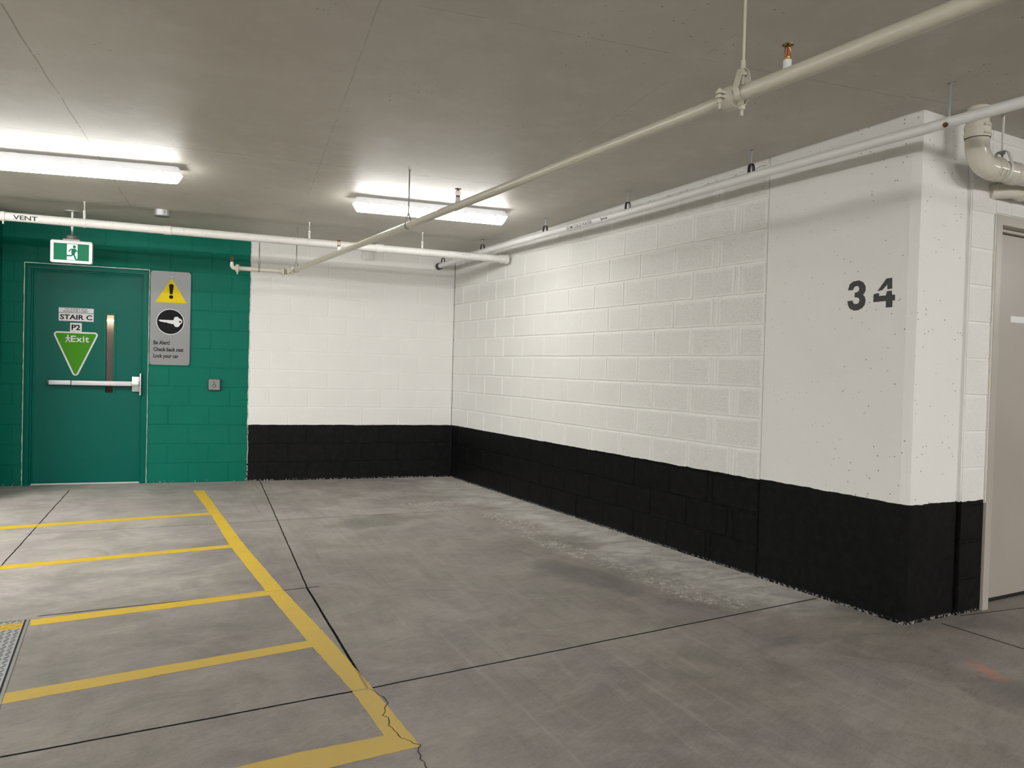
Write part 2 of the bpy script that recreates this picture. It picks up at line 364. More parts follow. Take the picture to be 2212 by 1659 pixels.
def ceil_mat():
    t = NT('painted concrete ceiling'); p = t.pos(); f = t.vmul(p, (1, 1, 0))
    S = t.dot(p, tuple(U)); D = t.dot(p, tuple(N))
    big = t.noise(p, .8, 4, .6); fine = t.noise(p, 60, 3, .6)
    c = t.mix(t.ramp(big, .3, .7), (.462, .436, .382), (.532, .505, .45))
    c = t.mix(t.mul(t.ramp(t.noise(p, 5, 5, .7), .45, .7), .35), c, (.60, .58, .535))
    def seamD(d0, s0, s1, w=.006, k=.8):
        v = t.math('ABSOLUTE', t.math('SUBTRACT', t.math('ADD', D, t.math('MULTIPLY', t.math('SUBTRACT', t.noise(p, 3, 3), .5), .02)), d0))
        return t.mul(t.ramp(v, w*.4, w, k, 0), t.ramp(S, s0-.02, s0), t.ramp(S, s1, s1+.02, 1, 0), t.ramp(t.noise(p, 6, 3), .42, .5))
    def seamS(s0, d0, d1, w=.006, k=.8):
        v = t.math('ABSOLUTE', t.math('SUBTRACT', t.math('ADD', S, t.math('MULTIPLY', t.math('SUBTRACT', t.noise(p, 3, 3), .5), .02)), s0))
        return t.mul(t.ramp(v, w*.4, w, k, 0), t.ramp(D, d0-.02, d0), t.ramp(D, d1, d1+.02, 1, 0), t.ramp(t.noise(p, 7, 3), .40, .48))
    J = t.mx(seamD(3.35, .3, 6, .005), seamS(3.25, 1.3, 5.6, .006), seamS(.45, 1.3, 6, .004, .4), seamS(1.85, 1.3, 6, .005, .4), seamD(5.75, -1, 5, .004, .5))
    c = t.mix(t.mul(J, .7), c, (.14, .13, .12))
    # clusters of air holes left by the formwork
    cl = t.ramp(t.noise(p, 1.25, 3, .6), .50, .60); h1 = t.mul(t.ramp(t.vor(f, 26), .08, .13, 1, 0), t.ramp(t.noise(p, 9, 2), .47, .55), cl)
    h2 = t.mul(t.ramp(t.vor(t.vmul(f, (1, 2.2, 1)), 11), .05, .08, 1, 0), t.ramp(t.noise(p, 2.1, 3), .52, .58))
    c = t.mix(t.mul(t.mx(h1, h2), .85), c, (.07, .065, .06))
    t.base(c, .52, 0, .4)
    t.bump(t.math('ADD', t.mul(t._noise(p, 2.5, 2, .6), 2.0), t.mul(fine, .12)), .25, .006)
    return t.m
M_FLOOR = floor_mat(); M_CEIL = ceil_mat()
def yellow_mat():
    t = NT('yellow floor paint'); p = t.pos(); a = t.noise(p, 7, 5, .65); b = t.noise(p, 110, 3, .6)
    sep = t.n('ShaderNodeSeparateXYZ'); t.ln(p, sep.inputs[0])
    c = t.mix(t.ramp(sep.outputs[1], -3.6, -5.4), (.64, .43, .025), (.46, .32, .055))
    c = t.mix(t.mul(t.ramp(a, .40, .75), .35), c, (.42, .32, .12)); c = t.mix(t.mul(t.ramp(b, .56, .7), .35), c, (.36, .31, .20))
    J = t.mx(line_mask(t, p, (-2.62, -3.83), (-2.75, -5.31), .010, .010), line_mask(t, p, (-9, -5.36), (-2.75, -5.30), .006, .012), line_mask(t, p, (-4.1, -1.72), (-.02, -2.02), .004, .012),
             line_mask(t, p, (-3.93, -3.795), (-2.55, -3.83), .006, .006), line_mask(t, p, (-3.86, .3), (-4.2, -2.9), .006, .012))
    c = t.mix(t.mul(J, .55), c, (.10, .075, .02))
    t.base(c, .55, 0, .4); t.bump(t.noise(p, 90, 3), .2, .003); return t.m
M_YELLOW = yellow_mat()
def pipe_mat(name, c, r, spk=0, dirt=.05):
    t = NT(name); p = t.pos(); v = t.noise(p, 4, 4, .6)
    col = t.mix(v, tuple(x*(1-dirt*2) for x in c), c)
    if spk:
        col = t.mix(t.mul(t.ramp(t.noise(p, 55, 4, .7), .60, .66), spk), col, (.20, .19, .18))
    t.base(col, r, 0, .5); t.bump(t.noise(p, 30, 3), .06, .002); return t.m
M_CREAM = pipe_mat('cream gloss pipe paint', (.57, .545, .455), .28)
M_VENT = pipe_mat('white pipe paint', (.70, .69, .655), .38, .55)
M_JACKET = pipe_mat('white pipe jacket', (.78, .79, .775), .42)
M_DRAIN = pipe_mat('cream drain pipe paint', (.66, .635, .545), .16)
M_WPART = plain('white painted steel', (.68, .67, .64), .4)
M_DARKBAND = plain('dark rubber', (.05, .045, .04), .5)
M_BLACKM = plain('black steel', (.015, .015, .016), .4)
M_ZINC = plain('zinc plated steel', (.42, .44, .46), .35, .8)
M_GREYROD = plain('grey steel rod', (.30, .29, .27), .4, .5)
M_BRASS = plain('brass', (.30, .19, .05), .32, .9)
M_BRONZE = plain('dark brass', (.16, .09, .035), .38, .8)
M_RED = plain('red glass bulb', (.55, .012, .01), .1)
M_STEEL = plain('brushed steel', (.58, .59, .60), .34, .85, .04, 60)
M_SIGNM = plain('brushed sign metal', (.205, .21, .212), .42, .25, .03, 40, .4)
M_ALU = plain('satin aluminium', (.60, .61, .62), .42, .3, .04)
M_GDOOR = plain('green door enamel', (.000, .108, .082), .38, 0, .03, 3, .12)
M_GFRAME = plain('green frame enamel', (.000, .118, .085), .40, 0, .04, 6, .14)
M_CAULK = plain('white caulk', (.74, .72, .66), .6, 0, .1, 30)
M_BEIGE = plain('beige door enamel', (.40, .365, .32), .32, 0, .05, 2.5)
M_BEIGEF = plain('beige frame enamel', (.43, .40, .35), .32, 0, .04, 4)
M_WSIGN = plain('white sign vinyl', (.68, .68, .69), .4, 0, .02, 20, .15)
M_BSIGN = plain('black lettering', (.006, .006, .008), .5, 0, .02, 20, .1)
M_LIME = plain('lime sign vinyl', (.055, .25, .008), .45, 0, .03, 20, .1)
M_SIGNY = plain('yellow sign vinyl', (.70, .53, .004), .45, 0, .02, 20, .1)
M_STENCIL = plain('black stencil paint', (.010, .011, .010), .5, 0, .1)
M_HOUSING = None
M_BROWNW = plain('brown stairwell paint', (.34, .235, .165), .6, 0, .04)
M_GAP = plain('dark gap', (.008, .008, .008), .9)
M_PLASTIC = plain('white plastic', (.72, .71, .72), .3, 0, .02)
M_LABEL = plain('pale label', (.75, .75, .74), .5, 0, .02)
M_GALV = plain('galvanised box', (.55, .56, .57), .4, .5, .1, 30)
def emis(name, c, s, base=(.8,.8,.8)):
    t = NT(name); t.b.inputs['Emission Color'].default_value = (*c, 1); t.b.inputs['Emission Strength'].default_value = s
    t.base(base, .3); return t.m
M_GLOW = emis('glowing diffuser', (1, .985, .955), LAMP_NEAR)
M_HOUSING = emis('faintly lit lamp housing', (.95, .97, 1), .30, (.7, .7, .72))
M_GLOWS = emis('added stairwell glow', (1, .93, .82), 14)  # for the reflection strip and the unseen fill globe behind the door glass
M_EXITG = emis('lit green exit panel', (.0, .50, .20), .14, (.0, .09, .045)); M_EXITG.node_tree.nodes['Principled BSDF'].inputs['Specular IOR Level'].default_value = .12
M_EXITW = emis('lit white exit figure', (.85, 1, .97), .48, (.45, .5, .48))
def glass():
    t = NT('wired window glass'); t.base((.9, .93, .92), .02, 0, .5); t.b.inputs['Transmission Weight'].default_value = 1; t.b.inputs['IOR'].default_value = 1.5; return t.m
M_GLASS = glass()

# ------------------------------------------------------------------ ceiling height
def CZ(x, y): return 2.549 - .0185*max(y, -7.0) - .008*max(x, -5.0)
def SD(v): return (Vector(v).dot(U), Vector(v).dot(N))
STEP = .012                                       # the strip along the walls is cast a little higher
def CZS(x, y):
    s, d = SD((x, y, 0)); return CZ(x, y) + (STEP if (d < 1.25 or x > -.25) else 0)

# ------------------------------------------------------------------ setting: floor, ceiling, far walls
XL, XR, YN = -11.0, 7.5, -16.0
struct('floor', MB().box((XL-.2, YN-.2, -.2), (XR+.2, 3.0, 0)), M_FLOOR)
def ceiling():
    mb = MB()
    c0 = -N*0 # corner of main slab: d = 1.25 and x = -.25
    # intersection of d=1.25 with x=-.25
    s = (-.25 - N.x*1.25)/U.x; P = U*s + N*1.25
    Q = U*12 + N*1.25
    top = 3.0
    def slab(poly, dz):
        k = len(poly); vs = [(x, y, CZ(x, y)+dz) for x, y in poly] + [(x, y, top) for x, y in poly]
        mb.add(vs, [tuple(reversed(range(k))), tuple(range(k, 2*k))] + [(i, (i+1) % k, (i+1) % k+k, i+k) for i in range(k)])
    q5 = U*((-5-N.x*1.25)/U.x) + N*1.25; W = U*12 - N*.5; w5 = U*((-5+N.x*.5)/U.x) - N*.5
    slab([(P.x, P.y), (-.25, -7), (-5, -7), (-5, q5.y)], 0)
    slab([(-5, q5.y), (-5, -7), (XL-2, -7), (Q.x, Q.y)], 0)
    slab([(-.25, -7), (-.25, YN), (-5, YN), (-5, -7)], 0); slab([(-5, -7), (-5, YN), (XL-2, YN), (XL-2, -7)], 0)
    slab([(P.x, P.y), (-5, q5.y), (-5, w5.y), (XR, .9), (XR, -7), (-.25, -7)], STEP)
    slab([(-5, q5.y), (Q.x, Q.y), (W.x, W.y), (-5, w5.y)], STEP)
    slab([(-.25, -7), (XR, -7), (XR, YN), (-.25, YN)], STEP)
    return mb
struct('ceiling', ceiling(), M_CEIL)

def block_wall(rows, fn, z1, gapw=.012, depth=.0060, thick_=.19, base_len=None, hole=None):
    """rows: list of (z0, z1, [joint positions]); fn(u, z, out) -> point. Each block is a low pillow on the mortar plane"""
    vs, fs, uvs = [], [], []
    def quad(a, b, c, d, ua, ub, uc, ud):
        o = len(vs); vs.extend([a, b, c, d]); fs.append((o, o+1, o+2, o+3)); uvs.extend([ua, ub, uc, ud])
    for (za, zb, js) in rows:
        for ua, ub in zip(js[:-1], js[1:]):
            segs = [(ua, ub, za, zb)]
            for (h0, h1, hz0, hz1) in (hole or []):
                nx = []
                for (a, b, c, d) in segs:
                    if b <= h0 or a >= h1 or d <= hz0 or c >= hz1: nx.append((a, b, c, d)); continue
                    if a < h0: nx.append((a, h0, c, d))
                    if b > h1: nx.append((h1, b, c, d))
                    a2, b2 = max(a, h0), min(b, h1)
                    if d > hz1: nx.append((a2, b2, hz1, d))
                    if c < hz0: nx.append((a2, b2, c, hz0))
                segs = nx
            for (a, b, c, d) in segs:
                if b-a < .012 or d-c < .012: 
                    continue
                g = gapw/2; e = g+.0035
                jz = random.uniform(-.0012, .0012); jo = random.uniform(-.0006, .0006); tl = random.uniform(-.001, .001)
                o4 = [(a+g, c+g+jz+tl), (b-g, c+g+jz-tl), (b-g, d-g+jz-tl), (a+g, d-g+jz+tl)]
                i4 = [(a+e, c+e+jz+tl), (b-e, c+e+jz-tl), (b-e, d-e+jz-tl), (a+e, d-e+jz+tl)]
                O = [fn(x, z, -depth) for x, z in o4]; I = [fn(x, z, jo) for x, z in i4]
                # inner face carries edge distances as uv; split in 2 x 2 about the centre line for a true minimum
                mx, mz = (a+b)/2, (c+d)/2; hx, hz = (b-a)/2, (d-c)/2
                cx0 = [a+e, mx, b-e]; cz0 = [c+e+jz, mz, d-e+jz]
                for ix in range(2):
                    for iz in range(2):
                        q = [(cx0[ix], cz0[iz]), (cx0[ix+1], cz0[iz]), (cx0[ix+1], cz0[iz+1]), (cx0[ix], cz0[iz+1])]
                        quad(*[fn(x, z + (tl if x < mx else -tl if x > mx else 0)*(1 if z != mz else 0), jo) for x, z in q],
                             *[(hx-abs(x-mx), hz-abs(z-mz)) for x, z in q])
                for k in range(4):
                    n2 = (k+1) % 4; quad(O[k], O[n2], I[n2], I[k], (0,0), (0,0), (0,0), (0,0))
    u0 = min(js[0] for _, _, js in rows); u1 = max(js[-1] for _, _, js in rows); z0 = rows[0][0]
    # mortar body behind, with the holes left open
    xs = sorted({u0, u1} | {h for H in (hole or []) for h in H[:2]}); zs = sorted({z0, z1} | {h for H in (hole or []) for h in H[2:]})
    for i in range(len(xs)-1):
        for k in range(len(zs)-1):
            xm, zm = (xs[i]+xs[i+1])/2, (zs[k]+zs[k+1])/2
            if any(h0 < xm < h1 and a < zm < b for h0, h1, a, b in (hole or [])): continue
            t = MB().box((xs[i], zs[k], -thick_), (xs[i+1], zs[k+1], -depth))
            P = [fn(p.x, p.y, p.z) for p in t.v]
            for f in t.f: quad(*[P[j] for j in f], (0,0), (0,0), (0,0), (0,0))
    return vs, fs, uvs
def make_wall(name, data, mat):
    vs, fs, uvs = data; me = bpy.data.meshes.new(name); me.from_pydata(vs, [], fs)
    uvl = me.uv_layers.new(name='block')
    for i, l in enumerate(me.loops): uvl.data[i].uv = uvs[l.vertex_index]
    bm = bmesh.new(); bm.from_mesh(me)
    bmesh.ops.remove_doubles(bm, verts=bm.verts, dist=1e-6) if False else None
    bm.free(); me.materials.append(mat)
    o = bpy.data.objects.new(name, me); COL.objects.link(o); o['kind'] = 'structure'; return o

# back wall, courses of 0.2 m, joints measured from the corner
DOOR = (3.224, 4.335, -.01, 2.19)
rows = []
for k in range(13):
    first = .228 if k % 2 else .03
    js = [0.0]; x = first
    if x < .06: x += .4
    while x < 9.9: js.append(x + random.uniform(-.004, .004)); x += .4
    js.append(9.95); rows.append((k*.2, min(k*.2+.2, 2.68), js))
make_wall('wall_back', block_wall(rows, lambda u, z, o: tuple(BW(u, o, z)), 2.68, gapw=.009, depth=.0032, hole=[DOOR]), M_BACK)
# right wall: joints measured toward the camera; a thin closing piece near the column in every course
rows = []
for k in range(14):
    odd = k % 2; cut = 4.437 if odd else 4.242
    js = [0.0]; x = cut - .4*11 if odd else cut - .4*10
    while x < .05: x += .4
    while x < cut-.1: js.append(x + random.uniform(-.003, .003)); x += .4
    js += [cut, cut+.052, 4.705]; rows.append((k*.2, min(k*.2+.2, 2.74), js))
make_wall('wall_right', block_wall(rows, lambda u, z, o: (-o, -u, z), 2.74), M_RIGHT)
# side wall beside and above door_2
rows = [(k*.2, min(k*.2+.2, 2.72), [.43] + ([.65] if k < 11 else [.8 if k == 11 else .6]) + [j+(.2 if k % 2 else 0) for j in (1.05, 1.45, 1.85, 2.25, 2.65, 3.05, 3.45, 3.85)] + [7.5]) for k in range(14)]
DOOR2 = (.655, 1.70, -.01, 2.21)
make_wall('wall_side', block_wall(rows, lambda u, z, o: (u, -5.745 - o*1.0 + .012, z) if False else (u, -5.735-o, z), 2.72, hole=[DOOR2]), M_SIDE)

def column():
    mb = MB(); top = 2.72
    pts = [(0, -4.712), (0, -5.668), (.010, -5.722), (.403, -5.722), (.403, -5.53), (.19, -5.53), (.19, -4.712)]
    k = len(pts); mb.add([(x, y, -.02) for x, y in pts] + [(x, y, top) for x, y in pts],
        [tuple(range(k)), tuple(reversed(range(k, 2*k)))] + [(i, (i+1) % k, (i+1) % k+k, i+k) for i in range(k)])
    return mb
struct('wall_column', column(), M_COLUMN, bevel=.003)
def joint():                                     # the sealed gap between the column and the side wall
    mb = MB(); vs = []; n = 40
    prof = [(.400, -5.715), (.408, -5.708), (.420, -5.703), (.432, -5.712), (.436, -5.735), (.436, -5.6), (.400, -5.6)]
    for i in range(n+1):
        z = i*2.72/n
        for (x, y) in prof: vs.append((x + random.uniform(-.002, .002), y + random.uniform(-.001, .001), z))
    k = len(prof); fs = [(i*k+j, i*k+(j+1) % k, (i+1)*k+(j+1) % k, (i+1)*k+j) for i in range(n) for j in range(k)]
    return mb.add(vs, fs)
struct('trim_1', joint(), M_COLUMN)
# rest of the garage, out of view: it closes the room so that the lamps light it as in the photo
struct('wall_left', MB().fbox(lambda s, d, z: BW(s, d, z), (4.525, 0, -.02), (4.72, 1.0, 2.75)), M_BACK)
struct('wall_far_left', MB().box((XL-.2, YN, -.02), (XL, 2.6, 3)), M_PLAINW)
struct('wall_far_right', MB().box((XR, YN, -.02), (XR+.2, .9, 3)), M_PLAINW)
struct('wall_front', MB().box((XL-.2, YN-.2, -.02), (XR+.2, YN, 3)), M_PLAINW)

# ------------------------------------------------------------------ door_1: green exit door with panic bar
def fb(mb, s0, s1, z0, z1, d0, d1): return mb.fbox(lambda s, d, z: BW(s, d, z), (s0, d0, z0), (s1, d1, z1))
R0 = BW(3.78, 0, 0)
d1 = thing('door_1', None, None, R0, kind='structure')
fr = MB()
def fpoly(mb, ring, d0, d1_): return mb.prism(ring, lambda a, b, t: BW(a, t, b), d0, d1_)
fs0, fs1, fz = 3.228, 4.330, 2.186
fpoly(fr, [(fs0, -.0), (fs0, fz), (fs1, fz), (fs1, 0), (fs1-.050, 0), (fs1-.050, fz-.050), (fs0+.050, fz-.050), (fs0+.050, 0)], -.14, .012)
fpoly(fr, [(fs0+.048, 0), (fs0+.048, fz-.048), (fs1-.048, fz-.048), (fs1-.048, 0), (fs1-.064, 0), (fs1-.064, fz-.064), (fs0+.064, fz-.064), (fs0+.064, 0)], -.14, -.012)
fpoly(fr, [(fs0+.062, 0), (fs0+.062, fz-.062), (fs1-.062, fz-.062), (fs1-.062, 0), (fs1-.082, 0), (fs1-.082, fz-.082), (fs0+.070, fz-.082), (fs0+.070, 0)], -.14, -.034)
obj('door_frame', fr, M_GFRAME, d1, True, bevel=.002)
ck = MB(); random.seed(3)
def wobble(a, b, n, w): return [(a[0]+(b[0]-a[0])*i/n + random.uniform(-w, w), a[1]+(b[1]-a[1])*i/n + random.uniform(-w, w)) for i in range(n+1)]
o_ = wobble((fs0-.006, 0), (fs0-.006, fz+.007), 60, .0022) + wobble((fs0, fz+.008), (fs1+.006, fz+.008), 34, .0018) + wobble((fs1+.008, fz), (fs1+.008, 0), 60, .0022)
i_ = [(fs1-.001, 0), (fs1-.001, fz-.001), (fs0+.001, fz-.001), (fs0+.001, 0)]
fpoly(ck, o_ + i_, -.01, .0065)
obj('caulk_line', ck, M_CAULK, d1, True, smooth=0)
sl = MB(); S0, S1, ZT = fs0+.066, fs1-.066, fz-.066
W0, W1, WZ0, WZ1 = 3.551, 3.621, .925, 1.716
sl.prism([(S0, .014), (S1, .014), (S1, ZT), (S0, ZT)], lambda a, b, t: BW(a, t, b), -.085, -.040, holes=[[(W0, WZ0), (W1, WZ0), (W1, WZ1), (W0, WZ1)]])
slab = obj('door_panel', sl, M_GDOOR, d1, True, smooth=0, bevel=.0015)
wf = MB(); g = .022
wf.prism([(W0-g, WZ0-g), (W1+g, WZ0-g), (W1+g, WZ1+g), (W0-g, WZ1+g)], lambda a, b, t: BW(a, t, b), -.041, -.036, holes=[[(W0+.001, WZ0+.001), (W1-.001, WZ0+.001), (W1-.001, WZ1-.001), (W0+.001, WZ1-.001)]])
obj('window_frame', wf, M_GFRAME, slab, True, smooth=0, bevel=.002)
obj('window_pane', fb(MB(), W0, W1, WZ0, WZ1, -.066, -.060), M_GLASS, slab, True, smooth=0)
obj('threshold', fb(MB(), S0-.003, S1+.003, 0, .013, -.10, -.030), M_ALU, d1, True, smooth=0, bevel=.002)
# panic bar
bar = MB(); fb(bar, 3.372, 3.912, .998, 1.046, .012, .044)
pb = obj('panic_bar', bar, M_ALU, d1, True, bevel=.006, bevseg=3)
e = MB(); fb(e, 3.918, 4.118, 1.000, 1.046, .010, .040); obj('bar_rail', e, M_ALU, pb, True, bevel=.005)
e = MB(); fb(e, 4.108, 4.128, .995, 1.050, -.040, .044); fb(e, 3.30, 4.12, 1.008, 1.038, -.040, .012); obj('end_bracket', e, M_BLACKM, pb, True, bevel=.003)
e = MB(); fb(e, 3.302, 3.372, .940, 1.094, -.040, -.004); e.prism([(3.302, .998), (3.372, .998), (3.372, 1.046), (3.302, 1.046)], lambda a, b, t: BW(a, t, b), -.01, .044)
obj('latch_case', e, M_STEEL, pb, True, bevel=.004)
e = MB(); fb(e, 3.283, 3.296, .905, 1.130, -.020, .050); obj('latch_guard', e, M_ALU, pb, True, bevel=.004)
# stairwell seen through the glass of door_1
ws = MB()
def shell(mb, s0, s1, d0, d1_, z0, z1, t=.08):
    fb(mb, s0-t, s1+t, z0-t, z0, d0, d1_); fb(mb, s0-t, s1+t, z1, z1+t, d0, d1_)
    fb(mb, s0-t, s0, z0-t, z1+t, d0, d1_); fb(mb, s1, s1+t, z0-t, z1+t, d0, d1_); fb(mb, s0-t, s1+t, z0-t, z1+t, d0-t, d0)
shell(ws, 2.6, 5.4, -2.2, -.20, 0, 2.5)
struct('wall_stairwell', ws, M_BROWNW)
sl_ = obj('reflection_strip', fb(MB(), 3.78, 4.02, 1.742, 1.758, -2.17, -2.13), M_GLOWS, None, smooth=0)  # glowing strip added in place of a lamp's reflection in the glass
obj('stairwell_fill_globe', MB().rev([(.02, 2.30), (.14, 2.33), (.16, 2.40), (.12, 2.46)], BW(3.6, -1.0, 0)), M_GLOWS, None)  # unseen globe added to brighten the brown wall behind the glass
tag(bpy.data.objects['stairwell_fill_globe'], 'unseen round fill light added behind the green exit door', 'lamp')
tag(sl_, 'slim glowing strip standing in for a lamp reflection in the narrow glass of green exit door', 'lamp')

# ------------------------------------------------------------------ signs stuck on door_1
DF = -.040                                        # face of the door panel
def onwall(s_left, z0, d):                        # flat local (x right, y up, z out) -> world, x measured from s_left toward the corner
    return lambda p: BW(s_left - p.x, d + p.z, z0 + p.y)
def mapmb(mb, f): mb.v = [f(p) for p in mb.v]; return mb
def plate(s0, s1, z0, z1, d0, d1_): return fb(MB(), s0, s1, z0, z1, d0, d1_)
def wsign(name, lab, s0, s1, z0, z1, lines, bold, tw):
    r = thing(name, lab, 'sign', BW((s0+s1)/2, DF, (z0+z1)/2))
    obj('sign_panel', plate(s0, s1, z0, z1, DF, DF+.003), M_WSIGN, r, True, smooth=0)
    n = len(lines); hh = (z1-z0)
    for i, ln in enumerate(lines):
        tb = text_polys(ln, 1, bold); w_ = tw[i]; lh = hh*(.62 if n == 1 else .30)
        fit(tb, w_, lh); thick(tb, .001)
        zc = z0 + hh*(.19 if n == 1 else (.56 if i == 0 else .12))
        sc_ = (s0+s1)/2 + w_/2
        obj('lettering', mapmb(tb, onwall(sc_, zc, DF+.0028)), M_BSIGN, r, True, smooth=0)
    return r
wsign('stair_sign', 'small white sign reading TO STAIRS AND ELEVATOR LOBBY on green door', 3.736, 4.046, 1.722, 1.768, ['TO STAIRS AND', 'ELEVATOR LOBBY'], .016, [.20, .222])
wsign('stair_sign', 'white sign reading STAIR C on green door', 3.735, 4.045, 1.637, 1.717, ['STAIR C'], .028, [.285])
wsign('level_sign', 'small white square sign reading P2 above the green triangle', 3.840, 3.943, 1.532, 1.620, ['P2'], .03, [.078])
ex = thing('exit_triangle_sign', 'green upside down triangle sign with white border reading Exit', 'sign', BW(3.89, DF, 1.3))
def rtri(c, r, k=8):                              # rounded triangle, given corner centres
    out = []
    n = len(c)
    for i in range(n):
        p = Vector(c[i]); a = Vector(c[i-1]); b = Vector(c[(i+1) % n])
        n1 = (p-a).normalized(); n2 = (b-p).normalized()
        a0 = math.atan2(-n1.x, n1.y); a1 = math.atan2(-n2.x, n2.y)
        while a1 < a0: a1 += 2*PI
        while a1-a0 > 2*PI: a1 -= 2*PI
        out += arc(p.x, p.y, r, a0, a1, k)
    return out
cen = [(3.890, 1.122), (4.055, 1.501), (3.725, 1.501)]
cen_ccw = cen if True else cen[::-1]
def area(c): return sum(c[i][0]*c[(i+1) % len(c)][1]-c[(i+1) % len(c)][0]*c[i][1] for i in range(len(c)))
if area(cen) < 0: cen = cen[::-1]
obj('border_panel', MB().prism(rtri(cen, .030), lambda a, b, t: BW(a, t, b), DF, DF+.003), M_WSIGN, ex, True, smooth=0)
obj('green_panel', MB().prism(rtri(cen, .015), lambda a, b, t: BW(a, t, b), DF+.002, DF+.0045), M_LIME, ex, True, smooth=0)
tb = thick(fit(text_polys('Exit', 1, .016, 1.08), .163, .064), .001)
obj('lettering', mapmb(tb, onwall(3.935, 1.428, DF+.0042)), M_WSIGN, ex, True, smooth=0)
def stroke(pts, w):                               # polyline as a fat outline (2D)
    L, Rr = [], []
    for i, p in enumerate(pts):
        p = Vector(p); a = Vector(pts[max(i-1, 0)]); b = Vector(pts[min(i+1, len(pts)-1)]); d = (b-a).normalized(); n_ = Vector((-d.y, d.x))*w/2
        L.append(tuple(p+n_)); Rr.append(tuple(p-n_))
    return L + Rr[::-1]
wk = MB(); f3 = lambda a, b, t: Vector((a, b, t))
for st, ww in (([(0, .052), (.001, .034)], .014), ([(.001, .036), (.012, .018), (.020, 0)], .008), ([(.000, .036), (-.008, .018), (-.018, .0)], .008),
               ([(0, .056), (.012, .048), (.019, .036)], .006), ([(0, .056), (-.011, .048), (-.020, .038)], .006)):
    wk.prism(stroke(st, ww), f3, 0, .001)
wk.prism(circ(.002, .068, .0075, 16), f3, 0, .001)
mapmb(wk, lambda p: BW(3.962-p.x, DF+.0042+p.z, 1.424+p.y))
obj('walking_figure', wk, M_WSIGN, ex, True, smooth=0)

# ------------------------------------------------------------------ metal warning sign
al = thing('safety_sign', 'tall brushed metal sign reading Be Alert Check back seat Lock your car', 'sign', BW(3.02, .004, 1.7))
obj('sign_panel', MB().prism(rrect(2.832, 1.222, 3.213, 2.186, .03), lambda a, b, t: BW(a, t, b), .0005, .0155), M_SIGNM, al, True, smooth=20)
PF = .0155
obj('warning_triangle', MB().prism([(3.166, 1.866), (2.870, 1.866), (3.018, 2.117)], lambda a, b, t: BW(a, t, b), PF-.001, PF+.0012), M_SIGNY, al, True, smooth=0)
em = MB(); E3 = lambda a, b, t: BW(a, t, b)
em.prism([(3.005, 1.952), (3.031, 1.952)] + arc(3.018, 2.040, .024, 0, PI, 8)[:0] + [(3.040, 2.042), (3.036, 2.052), (3.028, 2.056), (3.008, 2.056), (3.000, 2.052), (2.996, 2.042)], E3, PF, PF+.0025)
em.prism(circ(3.018, 1.924, .0195, 24), E3, PF, PF+.0025)
obj('exclamation_mark', em, M_BSIGN, al, True, smooth=0)
obj('circle_border', MB().prism(circ(3.022, 1.668, .132, 56), E3, PF-.001, PF+.001), M_WSIGN, al, True, smooth=0)
obj('black_disc', MB().prism(circ(3.022, 1.668, .1255, 56), E3, PF, PF+.002), M_BSIGN, al, True, smooth=0)
key = [(0, .012), (.008, .018), (.135, .018), (.143, .024), (.145, .040), (.155, .052), (.170, .055), (.186, .050), (.195, .038), (.207, .034), (.219, .026), (.224, .012), (.222, -.004),
       (.212, -.016), (.204, -.020), (.200, -.034), (.188, -.048), (.170, -.052), (.154, -.046), (.146, -.034), (.142, -.022), (.118, -.020), (.112, -.016), (.098, -.018), (.094, -.012), (.082, -.013), (.076, -.004),
       (.070, -.011), (.063, -.004), (.057, -.010), (.050, -.003), (.044, -.008), (.036, -.001), (.026, -.003), (.006, .006)]
obj('key_symbol', MB().prism([(3.022+.110-a, 1.668+b) for a, b in key], E3, PF+.001, PF+.003, holes=[circ(3.022+.110-.204, 1.668+.004, .010, 16)]), M_WSIGN, al, True, smooth=0)
for i, (ln, wd, hh, zz) in enumerate((('Be Alert!', .152, .042, 1.430), ('Check back seat', .285, .042, 1.362), ('Lock your car', .238, .053, 1.283))):
    tb = thick(fit(text_polys(ln, 1, .024), wd, hh), .001)
    obj('lettering', mapmb(tb, onwall(3.176, zz, PF+.0002)), M_BSIGN, al, True, smooth=0)
obj('screw', MB().rev([(0, .004), (.004, .004), (.0075, .002), (.008, 0)], BW(3.016, PF, 2.130), N, 16), M_ALU, al, True)

# ------------------------------------------------------------------ accessible door button
bt = thing('door_button', 'square steel push button with wheelchair symbol on green wall', 'button', BW(2.587, .002, 1.028))
obj('back_box', MB().prism(rrect(2.525, .967, 2.649, 1.091, .008), E3, .0015, .026), M_BLACKM, bt, True, smooth=20)
obj('button_plate', MB().prism(rrect(2.533, .975, 2.641, 1.083, .006), E3, .024, .036), M_SIGNM, bt, True, smooth=20, bevel=.004)
wc = MB()
for st, ww in ((arc(-.002, -.008, .014, PI*.62, PI*2.05, 16), .0035), ([(-.004, .020), (-.004, .002), (.009, .001), (.016, -.014), (.021, -.012)], .0035), ([(-.004, .011), (.007, .011)], .003)):
    wc.prism(stroke(st, ww), f3, 0, .0008)
wc.prism(circ(-.005, .026, .0042, 14), f3, 0, .0008)
obj('wheelchair_symbol', mapmb(wc, lambda p: BW(2.585-p.x*1.15, .0362+p.z, 1.026+p.y*1.15)), M_BSIGN, bt, True, smooth=0)

